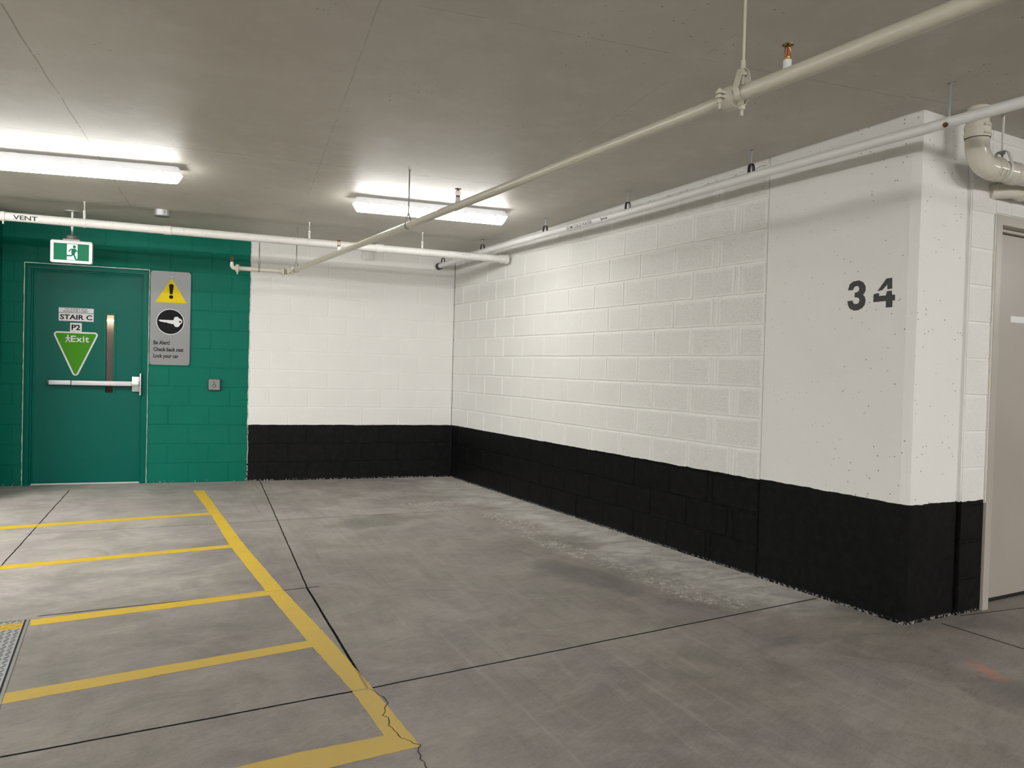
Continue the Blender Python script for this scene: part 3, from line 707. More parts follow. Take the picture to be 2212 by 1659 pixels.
# ------------------------------------------------------------------ ceiling lamps
def make_fixture(mat, L=1.27):
    r = thing('ceiling_lamp', 'x', 'lamp')
    def sect(prof, taper):                        # closed profile in (y, z), run along x with tapered ends
        k = len(prof); st = [(-L/2, .30), (-L/2+.020, .10), (-L/2+.060, 0), (L/2-.060, 0), (L/2-.020, .10), (L/2, .30)]
        vs = []
        for x, tp in st:
            for (y, z) in prof:
                cut = abs(z+.052)*.55*(1 if abs(x) > L/2-.03 else .5 if abs(x) > L/2-.05 else 0)
                vs.append((x-math.copysign(cut, x), y*(1-tp), z))
        fs = [(i*k+j, i*k+(j+1) % k, (i+1)*k+(j+1) % k, (i+1)*k+j) for i in range(len(st)-1) for j in range(k)]
        fs += [tuple(reversed(range(k))), tuple(range((len(st)-1)*k, len(st)*k))]
        return MB().add(vs, fs)
    obj('lamp_housing', sect([(-.050, -.012), (.050, -.012), (.062, -.030), (.067, -.050), (.067, -.058), (-.067, -.058), (-.067, -.050), (-.062, -.030)], .055), M_HOUSING, r, smooth=30)
    pr = [(.063, -.057), (.061, -.075)] + [(.061*math.cos(a)**.8 if a < PI/2-.01 else 0, -.080-.040*math.sin(a)) for a in [i*PI/2/8 for i in range(9)]]
    pr = pr + [(-y, z) for y, z in reversed(pr[:-1])]
    obj('lamp_diffuser', sect(pr, .055), mat, r, smooth=40)
    for x in (-.40, .40): obj('mounting_bracket', MB().box((x-.02, -.02, -.013), (x+.02, .02, 0)), M_GALV, r)
    for i in range(5):
        x = -.52 + .26*i
        for sgn in (-1, 1):
            c = MB(); c.box((x-.012, sgn*.066-.004, -.070), (x+.012, sgn*.066+.004, -.036)); obj('clip', c, M_HOUSING, r, bevel=.002)
    return r
fx = make_fixture(M_GLOW)
def placel(o, s, d, dr=0):
    v = BW(s, d, 0); o.location = (v.x, v.y, CZ(v.x, v.y)); o.rotation_euler = (math.atan(.008), math.atan(.0), RB+dr)
placel(fx, .885, 2.545); fx['label'] = 'long glowing ceiling lamp behind the diagonal cream pipe near the corner'; fx['group'] = 'ceiling strip lamps'
f2 = dup(fx, (0, 0, 0), 0, 'long glowing ceiling lamp above the green door, cut by left edge', group='ceiling strip lamps'); placel(f2, 3.37, 2.80, -.085)
LOC = [(1.3, -9.5), (-3.6, -10.6), (-7.6, -8.6), (-6.2, -1.75), (-8.9, -2.4), (5.2, -9.0), (-.9, -14.3), (-6.6, -13.8), (-7.0, -5.6), (-1.2, -11.0)]  # first lamp follows a pipe shadow; the others are added unseen as fill light
LAB = ['ceiling strip lamp over the aisle in front of the beige door', 'unseen ceiling strip lamp added for fill over the aisle behind the camera', 'unseen ceiling strip lamp added for fill over the aisle left of the camera', 'unseen ceiling strip lamp added for fill next in the row beyond the left edge of the photo',
       'unseen ceiling strip lamp added for fill farthest left in the row beyond the green wall', 'unseen ceiling strip lamp added for fill over the far right end of the aisle', 'unseen ceiling strip lamp added for fill over the opposite parking bays on the right', 'unseen ceiling strip lamp added for fill over the opposite parking bays on the left', 'unseen ceiling strip lamp added for fill over the open bays left of the hatch', 'unseen ceiling strip lamp added for fill in the middle of the aisle row behind the camera']
for i, (x, y) in enumerate(LOC):
    o = make_fixture(emis('glowing unseen diffuser %s' % 'abcdefghij'[i], (1, .982, .95), LAMP_POW[i])); o['group'] = 'ceiling strip lamps'
    o.location = (x, y, CZS(x, y)); o.rotation_euler = (0, 0, RB); o['label'] = LAB[i]

# ------------------------------------------------------------------ pipes
def torus_ring(p, ax, r, rt, n=28, m_=8):
    ax = Vector(ax).normalized(); prof = [(r+rt*math.cos(a), rt*math.sin(a)) for a in [2*PI*i/m_ for i in range(m_)]]
    a = Vector((0,0,1)) if abs(ax.z) < .9 else Vector((1,0,0)); nn = (a-ax*a.dot(ax)).normalized(); b = ax.cross(nn)
    vs = [Vector(p)+ax*h+(nn*math.cos(2*PI*j/n)+b*math.sin(2*PI*j/n))*q for j in range(n) for q, h in prof]
    return MB().add(vs, [(j*m_+i, j*m_+(i+1) % m_, ((j+1) % n)*m_+(i+1) % m_, ((j+1) % n)*m_+i) for j in range(n) for i in range(m_)])
# white vent pipe
VD, VR = 1.32, .036
def VP(s): return BW(s, VD, 2.382 + .0085*s)
vp = thing('vent_pipe', 'white painted horizontal pipe marked VENT below the ceiling along back wall', 'pipe', VP(2.0))
obj('pipe', MB().tube([VP(s) for s in (6.2, 4.2, 3.0, 2, 1, -.142)], VR, 32), M_VENT, vp, True)
vax = (VP(1)-VP(2)).normalized()
def coup(par, p, ax, r, L, mat, name='coupling', ridge=.004, lab=None):
    c = obj(name, MB().rev([(r-.004, -L/2), (r+ridge, -L/2), (r+ridge+.001, -L/2+.004), (r+ridge, -L/2+.010), (r+ridge, L/2-.010), (r+ridge+.001, L/2-.004), (r+ridge, L/2), (r-.004, L/2)], p, ax, 32), mat, par, True)
    if lab: c['label'] = lab
    return c
coup(vp, VP(4.19), vax, VR, .030, M_VENT); coup(vp, VP(2.955), vax, VR, .060, M_VENT); coup(vp, VP(1.10), vax, VR, .075, M_VENT, ridge=.006)
e_ = MB(); e_.rev([(VR-.002, -.05), (VR+.008, -.05), (VR+.008, .012), (VR+.013, .014), (VR+.013, .045), (.012, .05)], VP(-.150), vax, 32)
obj('end_cap', e_, M_VENT, vp, True)
obj('bolt', MB().rev([(.006, 0), (.006, .025)], VP(4.19)-Vector((0, 0, VR+.026)), (0, 0, 1), 12), M_VENT, vp, True)
def wrap_text(tb, P, ax, up_ang, r, face):        # bend flat text round a pipe; face = horizontal direction toward the reader
    ax = Vector(ax).normalized(); fc = Vector(face); fc = (fc-ax*fc.dot(ax)).normalized(); up = fc.cross(ax); 
    if up.z < 0: up = -up
    out = []
    for p in tb.v:
        a = p.y/r + up_ang; q = P + ax*p.x + (fc*math.cos(a)+up*math.sin(a))*(r+.0006+p.z)
        out.append(q)
    tb.v = out; return tb
def letters(par, txt, P, ax, r, w_, h_, ang, face, bold=.0, name='lettering', space=1.0):
    tb = fit(text_polys(txt, 1, bold, space), w_, h_); 
    me = bpy.data.meshes.new('x'); me.from_pydata(tb.v, [], tb.f); bm = bmesh.new(); bm.from_mesh(me)
    bmesh.ops.triangulate(bm, faces=bm.faces); long = [e for e in bm.edges if abs(e.verts[0].co.y-e.verts[1].co.y) > h_*.3]
    bmesh.ops.subdivide_edges(bm, edges=long, cuts=3); bmesh.ops.triangulate(bm, faces=bm.faces); bm.to_mesh(me); bm.free()
    t2 = MB().add([v.co.copy() for v in me.vertices], [tuple(p.vertices) for p in me.polygons]); bpy.data.meshes.remove(me)
    return obj(name, wrap_text(t2, P, ax, ang, r, face), M_STENCIL, par, True, smooth=0)
letters(vp, 'VENT', VP(4.112), vax, VR, .175, .036, -.66, N, .02)

# hangers: local x = pipe axis, origin at the pipe's centre
def teardrop(r, top, k=16):
    al_ = math.acos(r/top); pts = [(0.004, top)] + arc(0, 0, r, PI/2-al_, -PI/2, k) + arc(0, 0, r, -PI/2, -PI-(PI/2-al_), k)[1:] + [(-.004, top)]
    return pts
def hanger(name, label, group, loc, rotz, r, topz, style):
    h = topz - loc[2]; o = thing(name, label, 'pipe hanger', loc, rotz, group)
    if style == 'split':                          # painted split ring with a long socket on its rod
        obj('ring', MB().ribbon(circ(0, 0, r+.0022, 32), .022, .003, True), M_VENT, o)
        obj('socket', MB().rev([(.010, r), (.010, r+.055), (.012, r+.057), (.012, r+.068), (.006, r+.072)], n=14), M_VENT, o)
        obj('rod', MB().rev([(.0048, r+.07), (.0048, h-.004)], n=10), M_VENT, o)
        obj('ceiling_anchor', MB().rev([(.010, h-.008), (.010, h)], n=12), M_VENT, o)
    elif style == 'band':                         # thin swivel loop
        obj('loop', MB().ribbon(teardrop(r+.0015, r+.052), .016, .0022, False), M_GREYROD, o)
        obj('nut', MB().rev([(.009, r+.046), (.009, r+.062)], n=6), M_GREYROD, o, smooth=0)
        obj('rod', MB().rev([(.0048, r+.040), (.0048, h)], n=10), M_GREYROD, o)
        obj('ceiling_anchor', MB().rev([(.009, h-.006), (.009, h)], n=12), M_GREYROD, o)
    elif style == 'clevis':                       # heavier strap with a bolt through it
        p_ = [(-.012, r+.060), (.012, r+.060), (.018, r+.052)] + [(r+.010, .012)] + arc(0, 0, r+.0022, -.05, -PI/2+.25, 8) + [(.008, -r-.012), (0, -r-.016)] + \
             [(-.008, -r-.012)] + arc(0, 0, r+.0022, -PI/2-.25, -PI+.05, 8) + [(-r-.010, .012), (-.018, r+.052)]
        obj('loop', MB().ribbon(p_, .026, .0032, True), M_CREAM, o)
        obj('nut', MB().rev([(.011, r+.036), (.013, r+.036), (.013, r+.046), (.011, r+.046)], n=18), M_CREAM, o)
        obj('socket', MB().rev([(.009, r+.063), (.009, r+.092)], n=16), M_CREAM, o)
        obj('rod', MB().rev([(.0052, r+.004), (.0052, h)], n=12), M_CREAM, o)
        obj('bolt', MB().rev([(.005, -r-.052), (.005, -r-.012)], n=10).rev([(.012, -r-.030), (.012, -r-.016)], n=6), M_CREAM, o)
        obj('ceiling_anchor', MB().rev([(.010, h-.008), (.010, h)], n=12), M_CREAM, o)
    elif style == 'rod':                          # plain rod screwed into a saddle, rusty screw at the front
        obj('saddle', MB().ribbon(arc(0, 0, r+.0012, -PI*.25, PI*1.02, 20), .018, .002), M_JACKET, o)
        obj('rod', MB().rev([(.0060, r-.002), (.0060, h)], n=10), M_ZINC, o)
        obj('rusty_screw', MB().rev([(.009, 0), (.012, .004), (.012, .012), (.007, .014)], (0, -(r-.002)*.86, -(r-.002)*.5), (0, -.86, -.5), 8), M_BRONZE, o)
        obj('ceiling_anchor', MB().rev([(.010, h-.012), (.010, h-.003)], n=8).box((-.030, -.010, h-.004), (.020, .010, h)), M_ZINC, o)
    elif style == 'fork':                         # dark insulated-pipe hanger on a zinc rod with a ceiling plate
        p_ = [(-.010, r+.046), (.010, r+.046)] + [(.016, r+.036), (.020, r-.004)]
        q_ = [(.010, r+.046), (-.010, r+.046)] + [(-.016, r+.036), (-.020, r-.004)]
        obj('yoke', MB().ribbon(p_, .020, .006).ribbon(q_, .020, .006), M_BLACKM, o)
        obj('ring', MB().ribbon(arc(0, 0, r+.0015, PI*.05, PI*.95, 14), .012, .002), M_JACKET, o)
        obj('rod', MB().rev([(.0055, r+.040), (.0055, h)], n=10), M_ZINC, o)
        obj('ceiling_anchor', MB().rev([(.010, h-.012), (.010, h-.003)], n=8).box((-.022, -.012, h-.004), (.022, .012, h)), M_ZINC, o)
    return o
axr = math.atan2(vax.y, vax.x)
for s, lb in ((3.599, 'white split ring hanger on the vent pipe beside the exit sign'), (1.752, 'white split ring hanger on the vent pipe just right of green wall'), (.687, 'white split ring hanger on the vent pipe nearest the corner')):
    p = VP(s); hanger('pipe_hanger', lb, 'vent pipe hangers', p, axr, VR, CZ(p.x, p.y), 'split')

# cream sprinkler pipe running diagonally over the bay
A = Vector((-1.965, -.58, 2.185)); B = Vector((-1.650, -6.10, 2.310)); sdir = (B-A).normalized()
def SP(y): return A + (B-A)*((y-A.y)/(B.y-A.y))
JY = -6.052
sp = thing('sprinkler_pipe', 'cream gloss sprinkler pipe running diagonally overhead across parking bay', 'pipe', SP(-4))
tee = SP(-.42)
obj('pipe', MB().tube([SP(-.50), SP(-2), SP(-4), SP(JY)], .0235, 32), M_CREAM, sp, True)
obj('pipe', MB().tube([SP(JY), SP(-7.5), SP(-9.5)], .0285, 32), M_CREAM, sp, True)
def grooved(par, p, ax, r, mat, up=(0, 0, 1), w=.046, ear=.034):
    """two-bolt grooved coupling: ring housing, two ears, bolts and nuts as sub-parts"""
    ax = Vector(ax).normalized(); up = Vector(up); sd = ax.cross(up).normalized()
    b = MB().rev([(r, -w/2), (r+.010, -w/2), (r+.014, -w/2+.008), (r+.015, 0), (r+.014, w/2-.008), (r+.010, w/2), (r, w/2)], p, ax, 32)
    upn = sd.cross(ax).normalized()
    for sg in (-1, 1):
        for tz in (.003, -.013):
            o_ = p + sd*sg*(r+.010) + upn*tz
            fn = lambda a, c, t, o_=o_, sg=sg: o_ + sd*sg*a + ax*c + upn*t
            b.prism([(-.008, -w*.36), (ear*.4, -w*.30)] + arc(ear*.5, 0, w*.30, -PI/2, PI/2, 8) + [(ear*.4, w*.30), (-.008, w*.36)], fn, 0, .010)
    c = obj('grooved_coupling', b, mat, par, True, smooth=40)
    bl = MB()
    for sg in (-1, 1):
        o_ = p + sd*sg*(r+.010+ear*.5)
        bl.rev([(.0055, -.052), (.0055, .020)], o_, upn, 12); bl.rev([(.010, -.030), (.010, -.016)], o_, upn, 6); bl.rev([(.009, .014), (.010, .018), (.006, .024)], o_, upn, 14)
    obj('bolt', bl, mat, c, True)
    return c
grooved(sp, SP(JY), sdir, .0290, M_CREAM, w=.050, ear=.040)
obj('reducer', MB().rev([(.0245, -.03), (.034, -.022), (.036, .0), (.034, .022), (.0285, .03)], SP(JY), -sdir*-1, 32), M_CREAM, sp, True)
def sprinkler(par, p, mats=(M_BRASS,), col_h=.030):
    """upright head standing on a white outlet; > bulb, deflector"""
    p = Vector(p)
    b = MB(); b.rev([(.018, -.012), (.0155, .0), (.0145, .004), (.0145, .026), (.012, .028)], p, n=20)
    s_ = obj('outlet', b, M_WPART, par, True)
    z0 = p + Vector((0, 0, .028)); b = MB()
    b.rev([(.011, 0), (.0125, .003), (.0125, .010), (.009, .013), (.004, .014)], z0, n=12)
    for sg in (-1, 1):
        b.tube([z0+Vector((sg*.010, 0, .010)), z0+Vector((sg*.0135, 0, .024)), z0+Vector((sg*.011, 0, .038)), z0+Vector((sg*.002, 0, .046))], .0022, 8)
    b.rev([(.004, .043), (.004, .050), (.0025, .053)], z0, n=10)
    h_ = obj('sprinkler_head', b, mats[0], par, True)
    obj('glass_bulb', MB().rev([(.0012, .013), (.0026, .018), (.0028, .034), (.0012, .043)], z0, n=12), M_RED, h_, True)
    dfl = MB(); n = 24; vs = []
    for i in range(n):
        for (rr, zz) in ((.006, .052), (.016 if i % 2 else .017, .0535), (.0205 if i % 2 else .0165, .050), (.0205 if i % 2 else .0165, .0515), (.006, .055)):
            a = 2*PI*i/n; vs.append(z0+Vector((rr*math.cos(a), rr*math.sin(a), zz)))
    fs = [(i*5+j, ((i+1) % n)*5+j, ((i+1) % n)*5+j+1, i*5+j+1) for i in range(n) for j in range(4)]
    fs += [tuple(i*5 for i in range(n)), tuple(i*5+4 for i in reversed(range(n)))]
    dfl.add(vs, fs); obj('deflector', dfl, mats[0], h_, True, smooth=0)
for y, r_, mt in ((-6.303, .0285, M_BRASS), (-3.905, .0235, M_BRONZE), (-1.80, .0235, M_BRONZE)):
    sprinkler(sp, SP(y)+Vector((0, 0, r_)), (mt,))
# short branch parallel to the back wall
branch_ax = U
Bq = lambda k: tee + U*k
obj('branch_pipe', MB().tube([Bq(.045), Bq(.49)], .0215, 28), M_CREAM, sp, True)
obj('elbow', MB().tube([SP(-.52), SP(-.475), SP(-.445)+U*.006, tee+U*.018, tee+U*.05], .030, 24), M_CREAM, sp, True)
grooved(sp, Bq(.075), U, .0225, M_CREAM, w=.040, ear=.03); grooved(sp, SP(-.505), sdir, .0255, M_CREAM, w=.040, ear=.03)
grooved(sp, Bq(.50), U, .0225, M_CREAM, w=.036, ear=.026)
e0 = Bq(.52)
obj('elbow', MB().tube([e0-U*.01, e0+U*.008, e0+U*.022+Vector((0,0,.008)), e0+U*.030+Vector((0,0,.024)), e0+U*.031+Vector((0,0,.040))], .020, 20, rs=[.021,.021,.020,.018,.0185]), M_CREAM, sp, True)
sprinkler(sp, e0+U*.031+Vector((0, 0, .030)), (M_BRONZE,))
sr = math.atan2(sdir.y, sdir.x)
p = SP(-3.19); hanger('pipe_hanger', 'thin grey loop hanger holding cream pipe in front of lamp', 'sprinkler pipe hangers', p, sr, .0245, CZ(p.x, p.y), 'band')
p = SP(-.60); hanger('pipe_hanger', 'thin grey loop hanger at the far end of the diagonal cream pipe', 'sprinkler pipe hangers', p, sr, .0245, CZS(p.x, p.y), 'band')
p = SP(-6.108); hanger('pipe_hanger', 'cream clevis hanger on cream pipe beside the bolted coupling and sprinkler head', 'sprinkler pipe hangers', p, sr, .0285, CZ(p.x, p.y), 'clevis')
p = Bq(.30); hanger('pipe_hanger', 'thin grey loop hanger on short cream branch pipe at green wall edge', 'sprinkler pipe hangers', p, RB, .0215, CZS(p.x, p.y), 'band')

# jacketed cold water pipe along the right wall
cwp = [(-.215, .018, 2.428), (-.225, -.20, 2.434), (-.225, -1.137, 2.463), (-.225, -2.377, 2.469), (-.225, -3.527, 2.468), (-.225, -4.785, 2.486), (-.225, -6.0, 2.487), (-.225, -7.3, 2.490), (-.225, -9.0, 2.50)]
cw = thing('cold_water_pipe', 'white jacketed pipe marked DOM COLD WATER running beside right wall', 'pipe', (-.225, -3.5, 2.468))
CR = .026
def dense(pts, n=6):
    out = []
    for a, b in zip(pts[:-1], pts[1:]):
        for i in range(n): out.append(Vector(a).lerp(Vector(b), i/n))
    return out + [Vector(pts[-1])]
dp = dense(cwp, 8); random.seed(5)
obj('pipe_jacket', MB().tube(dp, CR, 28, rs=[CR*random.uniform(.985, 1.015) for _ in dp]), M_JACKET, cw, True, smooth=60)
obj('wall_collar', MB().rev([(CR, -.05), (CR+.010, -.05), (CR+.014, .0), (CR, .002)], (-.218, -.02, 2.428), (0, 1, 0), 28), M_DARKBAND, cw, True)
for y in (-4.45, -3.2):
    a = [Vector(p) for p in cwp]; z = next(p0.z+(p1.z-p0.z)*(y-p0.y)/(p1.y-p0.y) for p0, p1 in zip(a[:-1], a[1:]) if p1.y <= y <= p0.y)
    coup(cw, Vector((-.225, y, z)), (0, 1, 0), CR, .05, M_JACKET, 'jacket_seam', .0006)
y0, y1 = -2.815, -3.27
letters(cw, 'DOM COLD WATER', Vector((-.225, y0+.06, 2.4685)), (0, -1, 0), CR, .37, .026, -.80, (-1, -.6, 0), .01)
ar = MB(); arw = [(0, -.011), (.012, -.011), (.012, -.0035), (.078, -.0035), (.078, -.010), (.088, 0), (.078, .010), (.078, .0035), (.012, .0035), (.012, .011), (0, .011)]
ar.prism([(x, y+.013) for x, y in arw], f3, 0, .0008)
obj('arrow_mark', wrap_text(ar, Vector((-.225, y1+.03, 2.4685)), (0, -1, 0), -.80, CR, (-1, -.6, 0)), M_STENCIL, cw, True, smooth=0)
def cwz(y):
    a = [Vector(p) for p in cwp]; return next(p0.z+(p1.z-p0.z)*(y-p0.y)/(p1.y-p0.y) for p0, p1 in zip(a[:-1], a[1:]) if p1.y <= y <= p0.y)
for y, lb in ((-6.0, 'zinc rod hanger on cold water pipe in front of the column end'), (-4.772, 'black fork hanger on cold water pipe where block wall meets column'), (-3.553, 'black fork hanger on cold water pipe just right of the lettering'),
              (-2.374, 'black fork hanger on cold water pipe left of the lettering'), (-1.15, 'black fork hanger on cold water pipe above the vent pipe end'), (-.16, 'small black fork hanger where the cold water pipe enters back wall')):
    hanger('pipe_hanger', lb, 'cold water pipe hangers', (-.225, y, cwz(y)), -PI/2, CR, CZS(-.2, y), 'rod' if y < -5 else 'fork')

# cream drain pipe at the upper right
dr = thing('drain_pipe', 'thick glossy cream drain pipe with elbow dropping from ceiling at right', 'pipe', (.215, -5.90, 2.5))
DX, DY, DR_ = .200, -5.885, .053
zt = CZS(DX, DY)
obj('pipe', MB().tube([(DX, DY, zt), (DX, DY, 2.52)], DR_, 36), M_DRAIN, dr, True)
obj('elbow', MB().tube([(DX, DY, 2.512), (DX, DY, 2.490)] + [(DX+.105-.105*math.cos(a), DY, 2.486-.105*math.sin(a)) for a in [i*PI/2/12 for i in range(13)]] + [(DX+.125, DY, 2.381)], .056, 36), M_DRAIN, dr, True)
def nohub(p, ax, par=dr):
    ax = Vector(ax); c = obj('band_coupling', MB().rev([(DR_, -.034), (.060, -.034), (.0605, .034), (DR_, .034)], p, ax, 40), M_DRAIN, par, True)
    for k in (-.020, .020):
        obj('clamp_band', MB().rev([(.059, k-.006), (.0622, k-.006), (.0622, k+.006), (.059, k+.006)], p, ax, 40), M_DRAIN, c, True)
    sd_ = Vector((-.35, -1, 0)).normalized() if ax.z else Vector((0, -1, -.5)).normalized()
    s_ = MB()
    for k in (-.020, .020):
        q = Vector(p)+ax*k+sd_*.066; t_ = ax.cross(sd_); s_.tube([q-t_*.016, q+t_*.016], .0055, 10)
    obj('clamp_screw', s_, M_DRAIN, c, True)
    obj('rubber_edge', MB().rev([(DR_, -.038), (.0585, -.038), (.0585, -.033), (DR_, -.033)], p, ax, 36), M_DARKBAND, c, True)
nohub((DX, DY, 2.545), (0, 0, 1)); nohub((DX+.155, DY, 2.381), (-1, 0, 0))
obj('branch_pipe', MB().tube([(DX+.15, DY, 2.381), (1.9, DY-.02, 2.392)], DR_, 36), M_DRAIN, dr, True)
coup(dr, Vector((.53, DY, 2.382)), (1, 0, 0), DR_, .05, M_DRAIN, ridge=.005)
obj('branch_pipe', MB().tube([(.60, -5.728, 2.325), (.70, -5.79, 2.33), (1.6, -5.80, 2.345)], .040, 28), M_DRAIN, dr, True)
coup(dr, Vector((.78, -5.791, 2.331)), Vector((1, -.01, .015)), .040, .05, M_DRAIN, ridge=.004)
hx = .425
o = thing('pipe_hanger', 'steel clevis hanger on the thick cream drain pipe at right', 'pipe hanger', (hx, DY, 2.383), 0)
obj('loop', MB().ribbon([(-.020, .098), (.020, .098), (.030, .090), (.0575, .010)] + arc(0, 0, .0565, 0, -PI, 18) + [(-.0575, .010), (-.030, .090)], .024, .003, True), M_WPART, o)
obj('nut', MB().rev([(.010, .082), (.014, .084), (.014, .096)], n=6).rev([(.0055, .070), (.0055, .09)], n=10), M_ZINC, o)
obj('rod', MB().rev([(.0055, .09), (.0055, CZS(hx, DY)-2.383)], n=12), M_WPART, o)
obj('ceiling_anchor', MB().rev([(.012, CZS(hx, DY)-2.383-.006), (.012, CZS(hx, DY)-2.383)], n=12), M_ZINC, o)

# ------------------------------------------------------------------ exit sign on its rod
es = thing('exit_sign', 'hanging green exit sign with white running man above the green door', 'sign', BW(3.79, .766, 2.225))
zc = CZS(*BW(3.79, .766, 0)[:2])
obj('mounting_rod', MB().rev([(.0095, 2.365), (.0095, 2.45), (.011, 2.451), (.011, 2.47), (.0095, 2.471), (.0095, zc)], BW(3.79, .766, 0), n=14), M_PLASTIC, es, True)
obj('ceiling_plate', MB().rev([(.0, zc-.006), (.066, zc-.006), (.066, zc)], BW(3.79, .766, 0), n=28), M_GALV, es, True)
bx = obj('junction_box', MB().rev([(.0, 2.341), (.048, 2.341), (.050, 2.345), (.050, 2.370), (.046, 2.374), (0, 2.374)], BW(3.79, .766, 0), n=28), M_GREYROD, es, True)
b = MB(); fb(b, 3.722, 3.858, 2.327, 2.342, .735, .797); obj('mounting_bracket', b, M_GALV, es, True, bevel=.003)
EF = .790; s0, s1, z0, z1 = 3.623, 3.957, 2.126, 2.327
obj('sign_housing', MB().prism(rrect(s0, z0, s1, z1, .016), E3, .742, EF, holes=[rrect(s0+.026, z0+.024, s1-.026, z1-.026, .003)[::-1]]), M_PLASTIC, es, True, smooth=25)
obj('green_panel', MB().prism([(s0+.025, z0+.023), (s1-.025, z0+.023), (s1-.025, z1-.025), (s0+.025, z1-.025)], E3, .745, EF-.006), M_EXITG, es, True, smooth=0)
# white doorway and running figure (drawn on a 100 x 60 grid, then mapped)
gx, gz = s1-.026, z0+.024; kx, kz = (s1-s0-.052)/100., (z1-z0-.050)/50.
def G(a, b, t): return BW(gx-a*kx, t, gz+b*kz)
obj('white_doorway', MB().prism([(37, 1.5), (67, 1.5), (67, 48.5), (37, 48.5)], G, EF-.007, EF-.005), M_EXITW, es, True, smooth=0)
rm = MB(); T0, T1 = EF-.0055, EF-.0035
rm.prism([(50, 32), (60, 34), (64, 31), (60, 20), (52, 18), (49, 22)], G, T0, T1)                 # torso
for st, ww in (([(62, 34), (55, 34), (48, 33), (42, 26)], 3.6), ([(61, 33), (64, 29), (70, 27)], 3.4),
               ([(55, 20), (50, 14), (42, 14), (34, 13)], 4.6), ([(56, 20), (59, 13), (61, 7), (64, 2.5), (68, 3.5)], 4.8)):
    rm.prism(stroke(st, ww), G, T0, T1)
rm.prism([(58+4.6*math.cos(a), 41+4.8*math.sin(a)) for a in [2*PI*i/20 for i in range(20)]], G, T0, T1)
obj('running_figure', rm, M_EXITG, es, True, smooth=0)
obj('white_base', MB().prism([(36, 1.5), (52, 1.5), (57, 8), (50, 8), (46, 5)], G, EF-.0052, EF-.0045), M_EXITW, es, True, smooth=0)

# round junction box on the ceiling, and small white box on the back wall
p = BW(3.005, 1.262, 0); zc = CZ(p.x, p.y)
jb = thing('junction_box', 'round galvanised junction box on ceiling between exit sign and lamp', 'electrical box', (p.x, p.y, zc))
obj('box', MB().rev([(.056, -.050), (.060, -.047), (.060, 0)], n=32), M_GALV, jb)
obj('cover', MB().rev([(0, -.056), (.062, -.056), (.063, -.049), (.056, -.048)], n=32), M_GREYROD, jb)
obj('label_sticker', MB().prism([(-.018, -.044), (.018, -.044), (.018, -.006), (-.018, -.006)], lambda a, c, t: Vector((math.sin(a/.06)*(.06+t)-.000, -math.cos(a/.06)*(.06+t), c)), 0, .0012).xf(Matrix.Rotation(.25, 4, 'Z')), M_LABEL, jb)
obj('sticker_print', MB().box((-.010, -.0622, -.020), (.010, -.0614, -.012)).box((-.010, -.0622, -.034), (.010, -.0614, -.027)).xf(Matrix.Rotation(.25, 4, 'Z')), M_GREYROD, jb, smooth=0)
wb_ = thing('junction_box', 'small white box on back wall, just under the vent pipe', 'electrical box', BW(1.02, .03, 2.46))
b = MB(); fb(b, .965, 1.075, 2.452, 2.545, .0008, .035); obj('box', b, M_WPART, wb_, True, bevel=.003)
b = MB(); fb(b, .960, 1.080, 2.447, 2.549, .034, .039); obj('cover', b, M_WPART, wb_, True, bevel=.0015)

# ------------------------------------------------------------------ bay number 34 stencilled on the column
def on_col(a, b, t): return Vector((-t, -5.308-a, 1.658+b))
three = [(.001, .112), (.012, .146), (.034, .160), (.072, .163), (.098, .150), (.113, .128), (.114, .104), (.106, .088), (.098, .082), (.110, .070), (.116, .050), (.112, .026), (.096, .008), (.070, -.003), (.044, -.003), (.020, .008), (.006, .026), (.000, .052),
         (.032, .054), (.040, .038), (.054, .032), (.070, .036), (.078, .050), (.074, .064), (.058, .070), (.046, .070), (.046, .096), (.060, .098), (.072, .106), (.074, .118), (.068, .130), (.054, .133), (.042, .128), (.034, .112)]
tag(obj('painted_number', MB().prism(three, on_col, 0, .0009), M_STENCIL, None, smooth=0), 'black stencilled 3, left figure of the bay number on the column', 'number', None)
four = MB()
fo = lambda a, b, t: Vector((-t, -5.470-a, 1.660+b))
four.prism([(.024, .092), (.076, .156), (.110, .158), (.112, .100), (.084, .098), (.082, .124), (.054, .096)], fo, 0, .0009)
four.prism([(.002, .076), (.022, .082), (.038, .078), (.034, .066), (.076, .066), (.082, .088), (.110, .090), (.112, .068), (.130, .066), (.130, .036), (.116, .036), (.116, .001), (.078, .001), (.078, .036), (.002, .034)], fo, 0, .0009)
tag(obj('painted_number', four, M_STENCIL, None, smooth=0), 'black stencilled 4 split by a white gap, right figure nearest column edge', 'number', None)

# ------------------------------------------------------------------ door_2: beige steel door at the right
d2 = thing('door_2', None, None, (1.18, -5.70, 0), kind='structure')
f = MB(); Y3 = lambda a, b, t: Vector((a, -5.735-t, b))
a0, a1, zz = .657, 1.698, 2.208
f.prism([(a0, 0), (a0, zz), (a1, zz), (a1, 0), (a1-.055, 0), (a1-.055, zz-.055), (a0+.055, zz-.055), (a0+.055, 0)], Y3, -.17, .010)
f.prism([(a0+.054, 0), (a0+.054, zz-.054), (a1-.054, zz-.054), (a1-.054, 0), (a1-.074, 0), (a1-.074, zz-.074), (a0+.060, zz-.074), (a0+.060, 0)], Y3, -.17, -.045)
obj('door_frame', f, M_BEIGEF, d2, True, smooth=0, bevel=.002)
f = MB(); random.seed(9)
f.prism(wobble((a0-.010, .605), (a0-.008, zz+.002), 40, .0015) + [(a0+.001, zz+.002), (a0+.001, .605)], Y3, -.005, .006)
obj('caulk_line', f, M_CAULK, d2, True, smooth=0)
